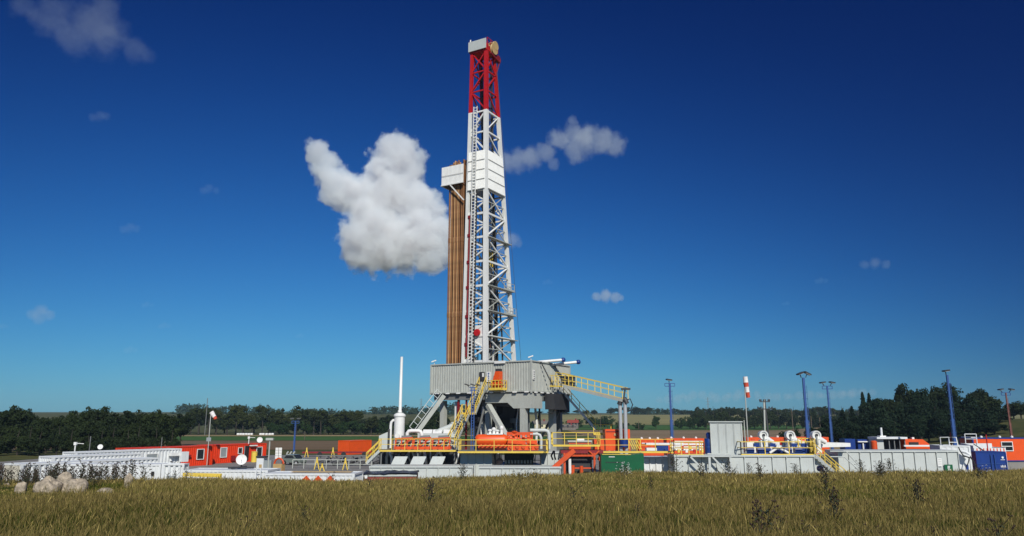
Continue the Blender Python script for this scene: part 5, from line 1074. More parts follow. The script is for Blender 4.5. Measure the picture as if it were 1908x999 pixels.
x0 = gx(1060, 74, 4); t = thing('red_machine', 'red machine with grey top behind the raised platform rails', 'machine', (x0, 74, 3.0)); MB().box(0, 0, 0, 2.1, 1.2, .9).build('body', M_ORANGE2, t); MB().box(-.1, -.1, .903, 2.2, 1.2, 1.05).build('top', M_GREY, t); MB().box(2.4, .1, 0, 3.4, 1.2, 1.15).build('motor_box', M_ORANGE, t); MB().box(.8, .2, 1.053, 1.5, .8, 1.22).build('lamp', M_WHITE, t)
t = thing('pipe_cluster', 'tangle of white and dark pipes under the raised platform', 'pipes', (gx(1030, 73.5, 2), 73.5, 2.3)); 
for k in range(22): s = k * .27; MB().tube([(s, 0, 0), (s + rnd.uniform(-.2, .2), -.2, .35), (s + rnd.uniform(-.25, .25), 0, .8)], rnd.uniform(.07, .13), 7).build('pipe', rnd.choice((M_WHITE, M_CREAM, M_DARK, M_PALE)), t)
Yg = 68.5; x0 = gx(1120, Yg, 2.8); t = thing('green_skip', 'dark green steel skip with sloping lid beside the orange red frame', 'skip', (x0, Yg, 0), R(-3)); L = gx(1199, Yg, 2.8) - x0; Hg = gz(848.5, Yg)
MB().prism([(0, 0, 0), (L, 0, 0), (L, 0, Hg + .16), (L * .6, 0, Hg - .02), (0, 0, Hg - .02)], (0, 2.2, 0)).build('body', M_GREEN, t); MB().box(0, -.03, Hg - .017, L * .57, 2.2, Hg + .05).build('lid', M_GREEN, t)
MB().box(L * .18, -.02, Hg - .16, L * .32, -.003, Hg - .1).build('label_plate', M_WHITE, t); MB().box(L * .1, -.035, Hg - .62, L * .5, -.003, Hg - .57).build('seam_shade', M_DARK, t); MB().box(L * .57, -.025, .2, L * .585, -.003, Hg - .1).build('edge', M_GREEN, t)
MB().box(.1, -.045, Hg + .053, L * .7, .3, Hg + .10).build('yellow_strip', M_YEL, t)

# ---------------------------------------------------------------- mud tanks on the right
ribtank('white ribbed tank section between the green skip and the cabin', 1199, 1257, 73, 2.55, 3, .58, m=M_CONT)
t1, L1 = ribtank('long pale grey ribbed mud tank beneath the tall grey cabin', 1256, 1516, 70, 2.86, 3, 1.28, rd=.13)
for pa, pb in ((1287, 1313), (1328, 1352)):
    xa, xb = gx(pa, 69.3, 2) - t1.location.x, gx(pb, 69.3, 2) - t1.location.x; MB().bar((xa, -.7, 2.75), (xb + .4, -.7, 1.1), .14).build('prop', M_PALE, t1); MB().box(xb + .35, -.75, 0, xb + .55, -.6, 2.75).build('post', M_PALE, t1)
f = MB().box(gx(1284, 70, 2) - t1.location.x, -.8, 2.74, gx(1362, 70, 2) - t1.location.x, -.13, 2.86); f.build('shelf', M_PALE, t1)
t2, L2 = ribtank('long pale grey ribbed tank at right with a green sign', 1560, 1784, 75, 3.08, 3, 1.02, rd=.12)
s0 = gx(1757, 75, 2) - t2.location.x; z0 = gz(870, 75); gsn = MB().box(s0, -.2, z0 - .5, s0 + .78, -.12, z0 + .22).build('sign', M_GREEN, t2, label='green sign box with white lettering'); f = MB()
for a, b, c, d in ((.28, .52, .02, .1), (.26, .5, -.14, -.04), (.3, .55, -.3, -.22)): f.box(s0 + a, -.215, z0 + c, s0 + b, -.2, z0 + d)
f.build('sign_text', M_WHITE, gsn)
s0 = gx(1745.5, 75, 2) - t2.location.x; sg = MB().box(s0, -.14, gz(869, 75), s0 + .42, -.11, gz(854, 75)).build('sign', M_WHITE, t2, label='white notice sheet left of the green sign'); f = MB()
for k in range(3): z = gz(857 + k * 4, 75); f.box(s0 + .06, -.15, z, s0 + .36, -.14, z + .05)
f.build('sheet_text', M_GREY, sg)
f = MB().tube([(3.0, -.6, 2.2), (2.0, -.6, 2.2)], .06, 6)
ribtank('pale tank end between the yellow stairs and the long right tank', 1516, 1562, 76, 2.6, 3, 1.1)
deck('long yellow railed walkway behind the green skip', 1118, 1256, 71.6, 3.13, 1.5, sp=1.9)
deck('dense yellow railing block with white pipes left of the blue tank', 1256, 1312, 70.4, 2.9, 1.6, sp=.75)
t = thing('pipe_header', 'white pipes and valves behind the dense yellow railing block', 'pipes', (gx(1258, 72.4, 3), 72.4, 2.9))
for k in range(4): MB().cyl((.05, k * .1, .35 + k * .24), (2.7, k * .1, .35 + k * .24), .09).build('pipe', M_CREAM if k % 2 else M_WHITE, t)
for k in range(7): MB().box(.2 + k * .37, -.2, .1 + (k % 2) * .3, .42 + k * .37, 0, .4 + (k % 2) * .3).build('valve', (M_YEL, M_RED, M_WHITE)[k % 3], t)
deck('yellow railed walkway under the white fan drums', 1381, 1516, 70.3, 2.93, 1.6, sp=2.25, r=.075)
t = thing('stripe_gate', 'yellow gate with diagonal bars on the walkway', 'gate', (gx(1172, 73, 3), 73, 3.1)); f = MB().bar((0, 0, 0), (0, 0, 1.1), .08).bar((1.1, 0, 0), (1.1, 0, 1.1), .08).bar((0, 0, 1.1), (1.1, 0, 1.1), .12)
for k in range(5): f.bar((k * .2, 0, 1.0), (k * .2 + .4, 0, .15), .07)
f.build('frame', M_YEL, t)
# tall grey cabin
Yc = 71.2; x0 = gx(1328, Yc, 4.5); zb = 2.95; Hc = gz(785, Yc) - zb; Lc = gx(1385, Yc, 4.5) - x0
t = thing('equipment_cabin', 'tall pale grey panelled equipment cabin standing on the mud tank', 'cabin', (x0, Yc + .8, zb), R(-17)); MB().box(0, 0, 0, Lc, 2.3, Hc - .1).build('body', M_PALE, t)
f = MB()
for k in range(5): s = .03 + (Lc - .06) * k / 4; f.box(s - .03, -.045, .06, s + .03, -.003, Hc - .15)
for k in (0, 1): f.box(Lc + .003, .05 + k * 2.1, .06, Lc + .04, .13 + k * 2.1, Hc - .15)
f.build('batten', M_PALE, t); f = MB()
for k in range(1, 4): s = .03 + (Lc - .06) * k / 4; f.box(s + .03, -.01, .06, s + .055, -.003, Hc - .15)
f.build('seam_shade', M_DGREY, t); MB().box(-.1, -.14, Hc - .1, Lc + .12, 2.4, Hc).build('roof', M_PALE, t); MB().box(-.35, -.1, -.12, Lc + .2, 2.4, -.003).build('base', M_PALE, t)
MB().cyl((Lc + .25, .3, 0), (Lc + .25, .3, Hc + .1), .05).build('downpipe', M_GREY, t)
t = thing('blue_vessel', 'dark blue round vessel with motor on top left of the grey cabin', 'tank', (gx(1322, 72.6, 3), 72.6, 2.87)); MB().lathe((0, 0, 0), [(0, 0), (.38, 0), (.42, .1), (.42, 1.3), (.36, 1.4), (0, 1.45)], 20).build('vessel', M_BLUE, t); MB().lathe((.02, 0, 1.45), [(0, 0), (.26, 0), (.28, .35), (.18, .5), (0, .53)], 14).build('motor', M_BLUE, t); MB().lathe((0, 0, .6), [(.43, 0), (.44, .04), (.43, .08)], 20).build('band', M_MBLUE, t)
# fan drums with ducts, and blue pumps
fd = thing('fan_drum', 'fan', 'fan', (0, 0, 0), 0, 'white fan drums on the mud tank')
MB().lathe((0, 0, 1.62), [(0, .1), (.30, .1), (.30, 0), (.42, -.02), (.42, .3), (.36, .8), (.0, .85)], 24, 'y').build('drum', M_WHITE, fd); MB().lathe((0, -.01, 1.62), [(0, 0), (.14, 0), (.14, .1), (0, .1)], 14, 'y').build('inlet', M_DARK, fd)
MB().tube([(.15, .4, 1.35), (.5, .4, 1.2), (.95, .4, .95)], radii=[.32, .26, .2], n=10).build('duct', M_WHITE, fd); MB().tube([(-.02, -.05, 1.5), (-.04, -.12, 1.1), (.02, -.1, .7)], .085, 8).build('pipe', M_GREY, fd); MB().box(-.3, .1, 0, .35, .8, 1.2).build('pedestal', M_WHITE, fd)
fk = kids(fd)
for k, (px, lab) in enumerate(((1423.5, 'white fan drum nearest the grey cabin'), (1473.5, 'middle white fan drum left of the tallest blue mast'), (1522, 'white fan drum above the yellow stairs'))):
    x = gx(px, 72.6, 4.5); z = gz(811, 72.6) - 1.62
    if k == 0: fd.location = (x, 72.6, z); fd['label'] = lab
    else: copy_tree(fd, (x, 72.6, z), label=lab, ch=fk)
bp = thing('blue_pump', 'pump', 'pump', (0, 0, 0), 0, 'dark blue pumps behind the yellow rail')
for k in range(2): MB().cyl((-.9 + k * .95, 0, .35), (-.25 + k * .95, 0, .35), .27).build('motor', M_BLUE, bp); 
MB().box(-1.0, -.2, 0, 1.1, .3, .1).build('skid', M_MBLUE, bp); MB().lathe((1.0, 0, .35), [(0, -.1), (.3, -.1), (.3, .15), (0, .15)], 14, 'y').build('volute', M_BLUE, bp); MB().box(-.2, -.1, .65, .3, .2, .95).build('terminal_box', M_BLUE, bp)
bk = kids(bp)
for k, (px, lab) in enumerate(((1409, 'pair of dark blue pump motors by the left end of the fan rail'), (1441, 'dark blue pump motors below the first fan drum'), (1479, 'dark blue pump motors below the middle fan drum'), (1499, 'dark blue pump motors beside the right rail post'))):
    x = gx(px, 71.6, 3.3)
    if k == 0: bp.location = (x, 71.6, 2.9); bp['label'] = lab
    else: copy_tree(bp, (x, 71.6 + .25 * (k % 2), 2.9), label=lab, ch=bk)
t = thing('duct_y_pipe', 'white forked duct between the blue pumps', 'pipe', (gx(1450, 71.2, 3.3), 71.2, 2.9)); MB().tube([(-.8, 0, .1), (-.1, 0, .55), (0, 0, .9)], .12, 8).build('pipe', M_WHITE, t); MB().tube([(.95, 0, .1), (.2, 0, .5), (0, 0, .6)], .12, 8).build('pipe', M_WHITE, t)
x0 = gx(1392, 73.6, 3.5); t = thing('pump_house', 'long low white housing behind the blue pumps', 'housing', (x0, 73.6, 2.88)); L = gx(1585, 73.6, 3.5) - x0; MB().box(0, 0, 0, L * .72, 1.4, 1.05).build('body', M_WHITE, t); MB().prism([(L * .72, 0, .55), (L, 0, .6), (L, 0, .95), (L * .72, 0, 1.02)], (0, 1.0, 0)).build('duct', M_WHITE, t)
for k in range(12): s = .4 + k * .55; MB().box(s, -.1, .2 + .3 * (k % 3), s + .22, -.003, .45 + .3 * (k % 3)).build('valve', (M_DARK, M_RED, M_GREY, M_BLUE)[k % 4], t)
for lab, pa, pb, Y, yt in (('long orange housing seen above the walkway behind the blue mast', 1190, 1236, 84, 818), ('orange housing left of the blue vessel', 1242, 1312, 84.5, 817), ('orange housing between the cabin and the middle fan drum', 1391, 1466, 84, 815), ('orange housing right of the middle fan drum', 1474, 1544, 84.6, 814.5)):
    x0 = gx(pa, Y, 4); t = thing('orange_housing', lab, 'housing', (x0, Y, 2.2), 0, 'orange housings behind the tanks'); L = gx(pb, Y, 4) - x0; h = gz(yt, Y) - 2.2
    MB().box(0, 0, 0, L, 2, h).build('body', M_ORANGE, t); MB().box(.3, -.1, h - .5, 1.6, -.003, h - .4).build('lamp', M_WHITE, t)
    for k in range(3): MB().lathe((L * (.15 + .33 * k), .5, h), [(0, 0), (.14, 0), (.14, .12), (0, .2)], 8).build('roof_vent', M_WHITE, t)
    for k in range(4): s = L * (.12 + k * .24); MB().box(s, -.04, h - .95, s + .35, -.004, h - .15).build('hatch', M_ORANGE2, t)
x0 = gx(1160, 86, 4); t = thing('orange_module', 'orange box module behind the shiny ramp column', 'container', (gx(1128, 86, 4), 86, 2.4)); h = gz(800, 86) - 2.4; L = gx(1174, 86, 4) - gx(1128, 86, 4); MB().box(0, 0, 0, L, 2.2, h).build('body', M_ORANGE, t); MB().box(.1, -.05, h - .3, L - .8, -.003, h - .2).build('seam_shade', M_DRED, t); MB().box(L * .35, -.1, h - .7, L * .35 + .25, -.003, h - .45).build('lamp', M_BOX, t)
t = thing('white_gear', 'blue and white gear on the walkway behind the green skip', 'machinery', (gx(1205, 74.5, 3), 74.5, 3.0)); MB().box(.0, 0, 0, 1.3, .8, .35).build('base', M_WHITE, t); MB().box(1.0, -.05, .05, 2.1, .8, .6).build('blue_box', M_BLUE, t); MB().box(0, .1, .62, 3.6, .9, .8).build('beam', M_WHITE, t); MB().cyl((2.4, .2, .3), (3.6, .2, .35), .25).build('cylinder', M_WHITE, t)
# yellow stairs by the fan drums, grey handrail
stair('tank_stairs', 'yellow railed stairs going down to the right from the fan walkway', (gx(1517, 70.6, 2.9), 70.6, 2.9), (gx(1578, 69.4, .6), 69.2, .4), 1.0, (0, 1, 0), M_YEL, M_PALE)
t = thing('yellow_gate', 'cluster of yellow posts at the top of the tank stairs', 'railing', (gx(1500, 70.4, 3), 71.9, 2.9)); MB().rail([(0, 0, 0), (1.0, 0, 0), (1.0, -1.4, 0)], 1.4, .35, .08).build('rails', M_YEL, t)
t = thing('grey_handrail', 'pale grey handrail sloping down in front of the long right tank', 'handrail', (gx(1560, 72.5, 2), 72.5, 0)); xa = gx(1578, 72.5, 2) - t.location.x; xb = gx(1604, 72.5, 2) - t.location.x; z0 = gz(841, 72.5)
MB().tube([(-.6, 0, z0), (xa, 0, z0), (xb, 0, gz(872, 72.5)), (xb, 0, 0)], .06, 6).tube([(-.6, 0, z0 - .5), (xa - .2, 0, z0 - .5), (xb - .2, 0, gz(877, 72.5))], .05, 6).build('rail', M_PALE, t)
t = thing('drain_pump', 'blue and white pump at the foot of the tank end', 'pump', (gx(1530, 71.5, 1), 71.5, 0)); MB().lathe((0, 0, 1.6), [(0, -.2), (.3, -.2), (.3, .2), (0, .2)], 14, 'y').build('volute', M_BLUE, t); MB().cyl((.25, -.1, 0), (.25, -.1, 2.0), .12).build('pipe', M_WHITE, t); MB().box(-.4, 0, 0, .5, .5, 1.2).build('base', M_GREY, t)
# gear beyond the right tank
t = thing('blue_tank_box', 'blue steel boxes behind the right tank beside the trees', 'container', (gx(1575, 90, 3), 90, 0)); MB().box(0, 0, 0, 1.2, 1.5, gz(818, 90)).build('body', M_BLUE, t); MB().box(1.5, 0, 0, 2.8, 1.5, gz(819, 90)).build('body', M_BLUE, t); MB().box(1.4, -.3, gz(824, 90), 2.9, .0, gz(822, 90)).build('shelf', M_WHITE, t); MB().cyl((2.0, -.2, 0), (2.0, -.2, gz(826, 90)), .09).build('pipe', M_WHITE, t)
t = thing('awning_shed', 'open shed with thick white roof and dark interior behind the right tank', 'shed', (gx(1634, 88, 3), 88, 0)); L = gx(1690, 88, 3) - gx(1634, 88, 3); zr = gz(818, 88)
MB().box(-.05, -.3, zr, L, 2, zr + .22).build('roof', M_CONT, t); MB().box(.0, .2, 0, .9, 1.9, zr).build('wall', M_PALE, t); MB().box(.95, 1.5, 0, L, 1.9, zr).build('back_wall', M_DARK, t)
for s in (1.4, 2.0, 2.6, 3.2): MB().box(s, 0, 0, s + .1, .1, zr).build('post', M_DGREY, t)
MB().cyl((1.05, .8, zr), (1.05, .8, gz(797, 88)), .12).build('chimney', M_CONT, t); MB().box(.7, .5, zr + .221, 1.4, 1.2, zr + .35).build('chimney_base', M_WHITE, t)
t = thing('orange_shed', 'orange sloped roof shed with white sill beside the open shed', 'shed', (gx(1690, 88, 3), 88.3, 0)); L = gx(1735, 88, 3) - gx(1690, 88, 3); MB().prism([(0, 0, 0), (L, 0, 0), (L, 0, gz(828, 88)), (L * .75, 0, gz(819, 88)), (0, 0, gz(818, 88))], (0, 2, 0)).build('body', M_ORANGE, t); MB().box(.4, -.06, gz(829, 88), 1.5, -.004, gz(824, 88)).build('opening', M_BLACK, t); MB().box(-.6, -.9, gz(832, 88), L, -.6, gz(829, 88)).build('sill', M_WHITE, t); MB().box(1.0, .3, gz(819, 88), 1.25, .6, gz(815, 88)).build('roof_vent', M_WHITE, t)
t = thing('red_drum', 'small orange red drum left of the open shed', 'drum', (gx(1629, 87, 3), 87, 0)); MB().lathe((0, 0, 0), [(0, 0), (.33, 0), (.33, gz(823, 87)), (.2, gz(821, 87)), (0, gz(821, 87))], 14).build('body', M_ORANGE2, t)
Yw = 79; x0 = gx(1752, Yw, 3); t = container('white container with a cream edge and hanging hoses behind the right tank end', x0, Yw, R(-12), gx(1802, Yw, 3) - x0 + .05, 3.2, gz(830, Yw), M_CONT, pitch=.5, dep=.03)
MB().tube([(1.0, .3, 3.3), (1.0, .3, 4.25), (1.7, .3, 4.25), (1.8, .3, 3.3)], .055, 6).bar((1.0, .3, 3.75), (1.75, .3, 3.75), .07).tube([(.2, .3, 3.3), (.2, .3, 4.25), (1.0, .3, 4.25)], .04, 6).build('handrail', M_CONT, t)
for a, b in (((1.75, -.5, 2.9), (2.5, -.7, 2.5)), ((1.8, -.55, 2.4), (2.4, -.7, 2.35))): MB().tube([a, V(a).lerp(V(b), .5) + V((0, 0, .12)), b], .16, 8).build('hose', M_CONT, t)
MB().tube([(2.4, -.75, 2.45), (2.2, -.8, 1.8), (1.95, -.75, 1.3)], .05, 6).tube([(2.4, -.75, 2.45), (2.7, -.8, 1.9), (2.9, -.75, .9)], .07, 6).tube([(1.5, -.7, 3.3), (1.6, -.75, 2.9), (1.8, -.8, 2.5), (2.4, -.85, 2.25)], .06, 6).build('cable', M_BLACK, t); MB().box(1.95, -.75, 1.1, 2.2, -.6, 1.6).build('blue_box', M_BLUE, t)
Yw = 90; x0 = gx(1814, Yw, 3); t = thing('open_tank', 'white open-topped tank with orange striped inside behind the blue container', 'tank', (x0, Yw, 0), R(2)); L = gx(1874, Yw, 3) - x0; h = gz(829, Yw)
MB().box(0, 0, 0, L, .08, h - .35).build('front_wall', M_CONT, t); MB().prism([(0, .08, 0), (0, .08, h - .1), (0, 2.4, h + .15), (0, 2.4, 0)], (.1, 0, 0)).build('side_wall', M_CONT, t); MB().box(.1, 2.3, 0, L, 2.4, h + .1).build('back_wall', M_CONT, t); MB().box(L, .08, 0, L + .1, 2.4, h - .3).build('side_wall', M_CONT, t); MB().box(.1, .1, 0, L, 2.3, h - 1.0).build('filling', M_DGREY, t)
f = MB()
for k in range(9): s = .3 + k * .4; f.box(s, -.03, h - 1.0, s + .12, -.004, h - .4)
f.build('stripe', M_ORANGE, t); MB().rail([(.5, 2.2, h), (1.9, 2.2, h)], 1.2, 1.4, .08, toe=False).build('handrail', M_CONT, t); MB().bar((0, -.05, h + .1), (1.2, -.05, h - .7), .08).build('cable', M_BLACK, t)
t = pole('signal_post', 'red and white striped thin post behind the open white tank', 'post', 1842, 810, 834, 88, .06, M_RED, 0)
pole('signal_post', 'thin dark red post just left of the tilted lamp mast', 'post', 1776, 806, 834, 80.5, .05, M_DRED, 0)
Yb = 84; x0 = gx(1818.5, Yb, 2); t = thing('blue_container', 'deep blue steel container with two lever bars and white marks', 'container', (x0, Yb, 0), R(1)); L = gx(1876, Yb, 2) - x0; h = gz(841.5, Yb)
MB().box(.08, .05, 0, L - .08, 2.4, h - .12).build('body', M_BLUE, t); MB().box(0, 0, h - .12, L, 2.5, h).box(0, -.02, 0, .1, .1, h - .123).box(L - .1, -.02, 0, L, .1, h - .123).build('frame', M_BLUE, t)
for s in (.48, .60): MB().tube([(L * s, -.05, 0), (L * s, -.05, h - .3)], .045, 6).build('lever_bar', M_MBLUE, t)
MB().lathe((L * .87, -.02, h * .76), [(0, -.01), (.12, -.01), (.12, .03), (0, .03)], 14, 'y').build('white_mark', M_WHITE, t); MB().box(L * .8, -.01, h * .66, L * .94, .04, h * .68).build('white_line', M_WHITE, t); f = MB()
for k in range(4): f.box(L * (.78 + k * .045), -.01, h * .38, L * (.80 + k * .045), .04, h * (.44 + .02 * (k % 2)))
f.box(L * .78, -.012, h * .37, L * .95, .04, h * .385); f.build('white_lettering', M_WHITE, t); MB().box(.12, -.01, h * .5, L - .12, .045, h * .515).build('crease', M_MBLUE, t)
# red skip with tarpaulin and yellow pipe in front
Yr = 60; x0 = gx(679, Yr, 2); t = thing('red_skip', 'low red skip covered by a crumpled dark tarpaulin behind the grass', 'skip', (x0, Yr, 0), R(3)); L = gx(775, Yr, 2) - x0; MB().box(0, 0, 0, L, 2.2, 1.82).build('body', M_SKIP, t)
n = 14; vs = []; fs = []
for j in range(6):
    for i in range(n): vs.append((-.08 + (L + .16) * i / (n - 1), -.12 + 2.4 * j / 5, 1.86 + (0 if j in (0, 5) else .09) + rnd.uniform(-.02, .13)))
fs = [(j * n + i, j * n + i + 1, (j + 1) * n + i + 1, (j + 1) * n + i) for j in range(5) for i in range(n - 1)]
f = MB().add(vs, fs); f.add([(a, b, c - .05) for a, b, c in vs], [q[::-1] for q in fs]); f.build('tarpaulin', M_TARP, t)
f = MB().box(-.05, -.06, 1.7, L + .05, -.003, 1.84); f.build('rim', M_PALE, t); MB().box(.05, -.1, 1.55, .25, -.064, 1.75).build('label_plate', M_WHITE, t)
t = thing('yellow_barrier', 'yellow horizontal beam barrier in front of the low white container', 'barrier', (gx(341, 52.6, 2.3), 52.6, 0)); L = gx(413, 52.6, 2.3) - gx(341, 52.6, 2.3); z0 = gz(886, 52.6); MB().bar((0, 0, z0 + .06), (L, 0, z0), .14, .24).build('beam', M_YEL, t); MB().bar((L - .06, 0, 0), (L - .06, 0, z0 - .13), .14).bar((.06, 0, 0), (.06, 0, z0 - .08), .14).build('post', M_YEL, t)
t = thing('roof_ladder', 'small white ladder at the right end of the low container', 'ladder', (gx(477, 53, 2.3), 53, 0)); f = MB().bar((0, 0, 0), (0, 0, 2.75), .06).bar((.3, 0, 0), (.3, 0, 2.75), .06)
for k in range(8): f.bar((0, 0, .3 + k * .32), (.3, 0, .3 + k * .32), .04)
f.build('ladder', M_CONT, t)

# ---------------------------------------------------------------- farmhouses and bales far away
def house(label, px, Y, w, d, h, rh, wm, rm, rz=0, z=None):
    z = h1(gx(px, Y, 5), Y) if z is None else z; t = thing('farmhouse', label, 'house', (gx(px, Y, z + 2), Y, z), rz)
    MB().box(-w / 2, 0, -1, w / 2, d, h).build('wall', wm, t); f = MB().prism([(-w / 2 - .3, -.4, h), (-w / 2 - .3, d + .4, h), (-w / 2 - .3, d / 2, h + rh)], (w + .6, 0, 0)); rf = f.build('roof', rm, t)
    MB().box(w * .2, d * .4, h + rh * .5, w * .2 + .7, d * .4 + .7, h + rh + .8).build('chimney', M_DRED, rf)
    for s in (-.3, 0, .3): wd = MB().box(w * s - .5, -.05, 1, w * s + .5, -.004, 2.2).build('window', M_GLASS, t)
M_TILE = mat('grey_roof_tiles', (.16, .14, .12), .8, var=.2); M_TILER = mat('red_roof_tiles', (.30, .05, .03), .8, var=.2)
house('cream farmhouse with grey roof seen between the rig columns', 1010, 430, 8.5, 8, 2.6, 1.9, mat('cream_render', (.62, .55, .36), .9), M_TILE, R(12), gz(799, 430))
house('farmhouse with red roof right of the rig columns', 1067, 440, 6, 8, 2.4, 1.7, M_TILE, M_TILER, R(-8), gz(796, 440))
house('low grey barn in front of the red roofed farmhouse', 1058, 425, 9, 6, 1.4, 1.2, M_TILE, M_TILE, 0, gz(800, 425))
for k in range(11):
    px = (444, 449, 454, 459, 464, 469, 486, 491, 497, 503, 508)[k]; Yk = 316 + rnd.uniform(-1, 1); f = MB().lathe((gx(px, Yk, 1), Yk, .5 + h1(gx(px, Yk, 1), Yk)), [(0, -.5), (.4, -.5), (.48, -.42), (.48, .42), (.4, .5), (0, .5)], 14, 'x'); single('wrapped_bale', f, M_WHITE, 'white wrapped bale in the row at the far side of the stubble strip', 'bale', 'white wrapped bales')
# ---------------------------------------------------------------- boulders, weeds and flowers in the meadow
def boulder(px, row, Y, wpx, hpx, label, seed):
    Y = ground_depth(px, row)
    x = gx(px, Y, 2.2); z = h1(x, Y); r_ = random.Random(seed); w = wpx * Y / FOC / 2; h = hpx * Y / FOC; vs = []; fs = []; n, mm = 26, 16
    ph = [r_.uniform(0, 6.28) for _ in range(9)]
    for i in range(mm + 1):
        th = math.pi * i / mm
        for k in range(n):
            a = 2 * math.pi * k / n; c = 1 + .10 * math.sin(2 * a + ph[0]) + .07 * math.sin(3 * a + 2 * th + ph[1]) + .05 * math.sin(5 * a - 3 * th + ph[2]) + .03 * math.sin(9 * a + 7 * th + ph[3])
            q = V((math.sin(th) * math.cos(a), math.sin(th) * math.sin(a), math.cos(th))); q = V([math.copysign(abs(t) ** .82, t) for t in q])
            vs.append((q.x * w * c, q.y * w * .8 * c, h * .42 + q.z * h * .58 * c))
    for i in range(mm):
        for k in range(n): k2 = (k + 1) % n; fs.append((i * n + k, (i + 1) * n + k, (i + 1) * n + k2, i * n + k2))
    f = MB().add(vs, fs, True); o = f.build('boulder', M_ROCK); o.location = (x, Y, z); return tag(o, label, 'boulder', 'boulders in the grass')
for k, (px, Y, w, h, l) in enumerate(((85, 39, 44, 22, 'large grey brown boulder, second from the left of the heap'), (117, 40.2, 24, 27, 'brown boulder standing upright between two larger flat ones'), (137, 38.6, 43, 23, 'large smooth pale boulder at the right of the heap'), (86, 42.5, 22, 26, 'small dark boulder behind the large grey brown one'), (36, 39.5, 18, 17, 'small whitish boulder at the left end of the heap'), (194, 38, 28, 9, 'flat tan stone lying alone in the grass'), (237, 41.5, 14, 22, 'small upright stone right of the boulder heap'), (10, 40, 14, 11, 'little white stone at the far left edge'))):
    boulder(px, (922, 916, 923, 907, 921, 921, 911, 915)[k], Y, w, h * 1.15, l, k)
M_WEED = mat('dark_weed_stem', (.035, .032, .016), .9, var=.3); M_WEEDL = mat('weed_leaf', (.03, .04, .014), .9, var=.3); M_SEED = mat('brown_seed_head', (.06, .035, .02), .9, var=.3); M_PETAL = mat('white_petal', (.75, .75, .70), .8)
def weed_proto(kind):
    t = bpy.data.objects.new('weed', None); f = MB(); g = MB(); H = 1.0
    if kind == 'dock':
        f.tube([(0, 0, -.1), (.01, 0, .5), (.03, .01, 1.0)], radii=[.013, .011, .006], n=5)
        for k in range(26): z = .45 + .55 * k / 26; a = k * 2.4; L = .10 * (1.1 - (z - .45)); f.bar((.02, 0, z), (.02 + math.cos(a) * L, math.sin(a) * L, z + .07), .006); p = V((.02 + math.cos(a) * L, math.sin(a) * L, z + .06)); g.add([p + V((rnd.uniform(-.02, .02), 0, -.03)), p + V((.02, .01, 0)), p + V((0, 0, .04)), p + V((-.022, .005, 0))], [(0, 1, 2, 3)]); g.add([p + V((0, -.02, 0)), p + V((.0, .0, -.03)), p + V((0, .022, 0)), p + V((0, 0, .035))], [(0, 1, 2, 3)])
    else:
        f.tube([(0, 0, -.1), (0, 0, .5), (.02, 0, .92)], radii=[.013, .010, .006], n=5)
        for k in range(9):
            z = .3 + k * .07; a = k * 2.1; L = .28 * (1 - .4 * k / 9); e = V((math.cos(a) * L, math.sin(a) * L, z + .22)); f.tube([(0, 0, z), (e.x * .5, e.y * .5, z + .08), e], radii=[.008, .006, .005], n=4)
            for j in range(3): q = e + V((rnd.uniform(-.05, .05), rnd.uniform(-.05, .05), rnd.uniform(-.02, .04))); s = .022; g.add([q + V((s, 0, 0)), q + V((0, s, 0)), q + V((-s, 0, 0)), q + V((0, -s, 0)), q + V((0, 0, s)), q + V((0, 0, -s))], [(0, 1, 4), (1, 2, 4), (2, 3, 4), (3, 0, 4), (1, 0, 5), (2, 1, 5), (3, 2, 5), (0, 3, 5)])
    l = MB()
    for k in range(18):
        z = .06 + k * .045; a = k * 2.4 + .5; L = .26 * (1 - k * .03); d = V((math.cos(a), math.sin(a), 0)); sd_ = V((-d.y, d.x, 0)) * .03; b = V((0, 0, z)); l.add([b, b + d * L * .5 + sd_ + V((0, 0, .07)), b + d * L + V((0, 0, .03)), b + d * L * .5 - sd_ + V((0, 0, .07))], [(0, 1, 2, 3)])
    me = bpy.data.meshes.new('weed'); vs = []; fs = []; mi = []
    for n_, mb in enumerate((f, g, l)): b = len(vs); vs += [tuple(v) for v in mb.v]; fs += [tuple(q + b for q in p) for p in mb.f]; mi += [n_] * len(mb.f)
    me.from_pydata(vs, [], fs)
    for m in (M_WEED, M_PETAL if kind == 'white' else M_SEED, M_WEEDL): me.materials.append(m)
    me.polygons.foreach_set('material_index', mi); me.update(); bpy.data.objects.remove(t); return me
WP = {k: [weed_proto(k) for _ in range(3)] for k in ('dock', 'thistle', 'white')}
def weed(kind, px, Y, H, label, group):
    x = gx(px, Y, 3); o = bpy.data.objects.new('weed', rnd.choice(WP[kind])); col.objects.link(o); o.location = (x, Y, h1(x, Y)); o.rotation_euler = (R(rnd.uniform(-6, 6)), R(rnd.uniform(-6, 6)), rnd.uniform(0, 6.28)); s = H; o.scale = (s * 1.15, s * 1.15, s)
    tag(o, label, 'weed', group)
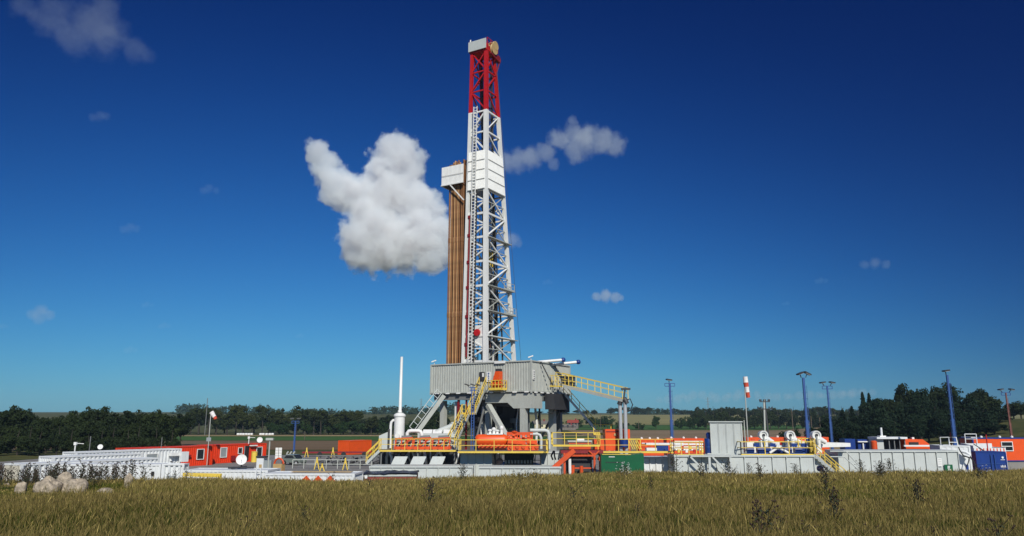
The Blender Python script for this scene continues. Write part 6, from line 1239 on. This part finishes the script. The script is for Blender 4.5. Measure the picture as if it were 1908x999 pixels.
for i in range(130):
    px = rnd.gauss(100, 85); Y = rnd.uniform(39.5, 47.5); weed('thistle' if i % 3 else 'dock', max(-20, min(px, 270)), Y, rnd.uniform(.6, 1.45), 'dark tall weed growing thickly around the boulder heap', 'weeds around the boulders')
for px, Y, H in ((1427, 13.5, .95), (1424, 13.2, .6), (1562, 19, 1.0), (1712, 24, 1.1), (1538, 30, 1.2), (1255, 47, 1.3), (1352, 50, 1.2), (1305, 40, 1.1), (1415, 36, 1.0), (1880, 11.5, .75), (1870, 11, .6), (1765, 12, .6), (1640, 13, .55), (1600, 12.2, .5), (1512, 14, .6), (1460, 16, .6), (795, 24, 1.0), (690, 34, .9), (860, 45, 1.15), (1000, 40, .9), (1070, 22, .8), (560, 17, .6), (452, 13, .55), (968, 36, .9), (1640, 40, 1.1), (1215, 33, .9), (1185, 18, .6), (620, 44, .9), (1822, 38, 1.0), (1480, 52, 1.1), (1395, 52, 1.0), (1602, 50, 1.1), (1655, 51, 1.2)):
    for j in range(2 if H > .9 else 1): weed('dock' if (px + j) % 2 else 'thistle', px + j * 5, Y + j * .4, H, 'scattered tall dark dock or thistle stem in the meadow', 'scattered weeds in the meadow')
for i in range(26):
    weed('white', rnd.choice((1168, 1160, 1175, 350, 335, 362, 318, 1360, 990, 1640, 1830)) + rnd.uniform(-9, 9), rnd.uniform(43, 50), rnd.uniform(.7, .95), 'white flowering weed near the top edge of the meadow', 'white flowering weeds')
# ---------------------------------------------------------------- thin air haze over the whole place
hz = MB().box(-2400, -260, -4, 2400, 1720, 62).build('haze', bpy.data.materials.new('air_haze')); hz['kind'] = 'stuff'; hz['label'] = 'thin pale air haze lying over the fields towards the horizon'; hz['category'] = 'haze'
hm = hz.data.materials[0]; hm.use_nodes = True; ht = hm.node_tree; ht.nodes.remove(ht.nodes['Principled BSDF'])
pv = N(ht, 'ShaderNodeVolumePrincipled'); pv.inputs['Color'].default_value = (.55, .80, 1, 1); pv.inputs['Density'].default_value = .00011; ht.links.new(pv.outputs[0], ht.nodes['Material Output'].inputs['Volume'])
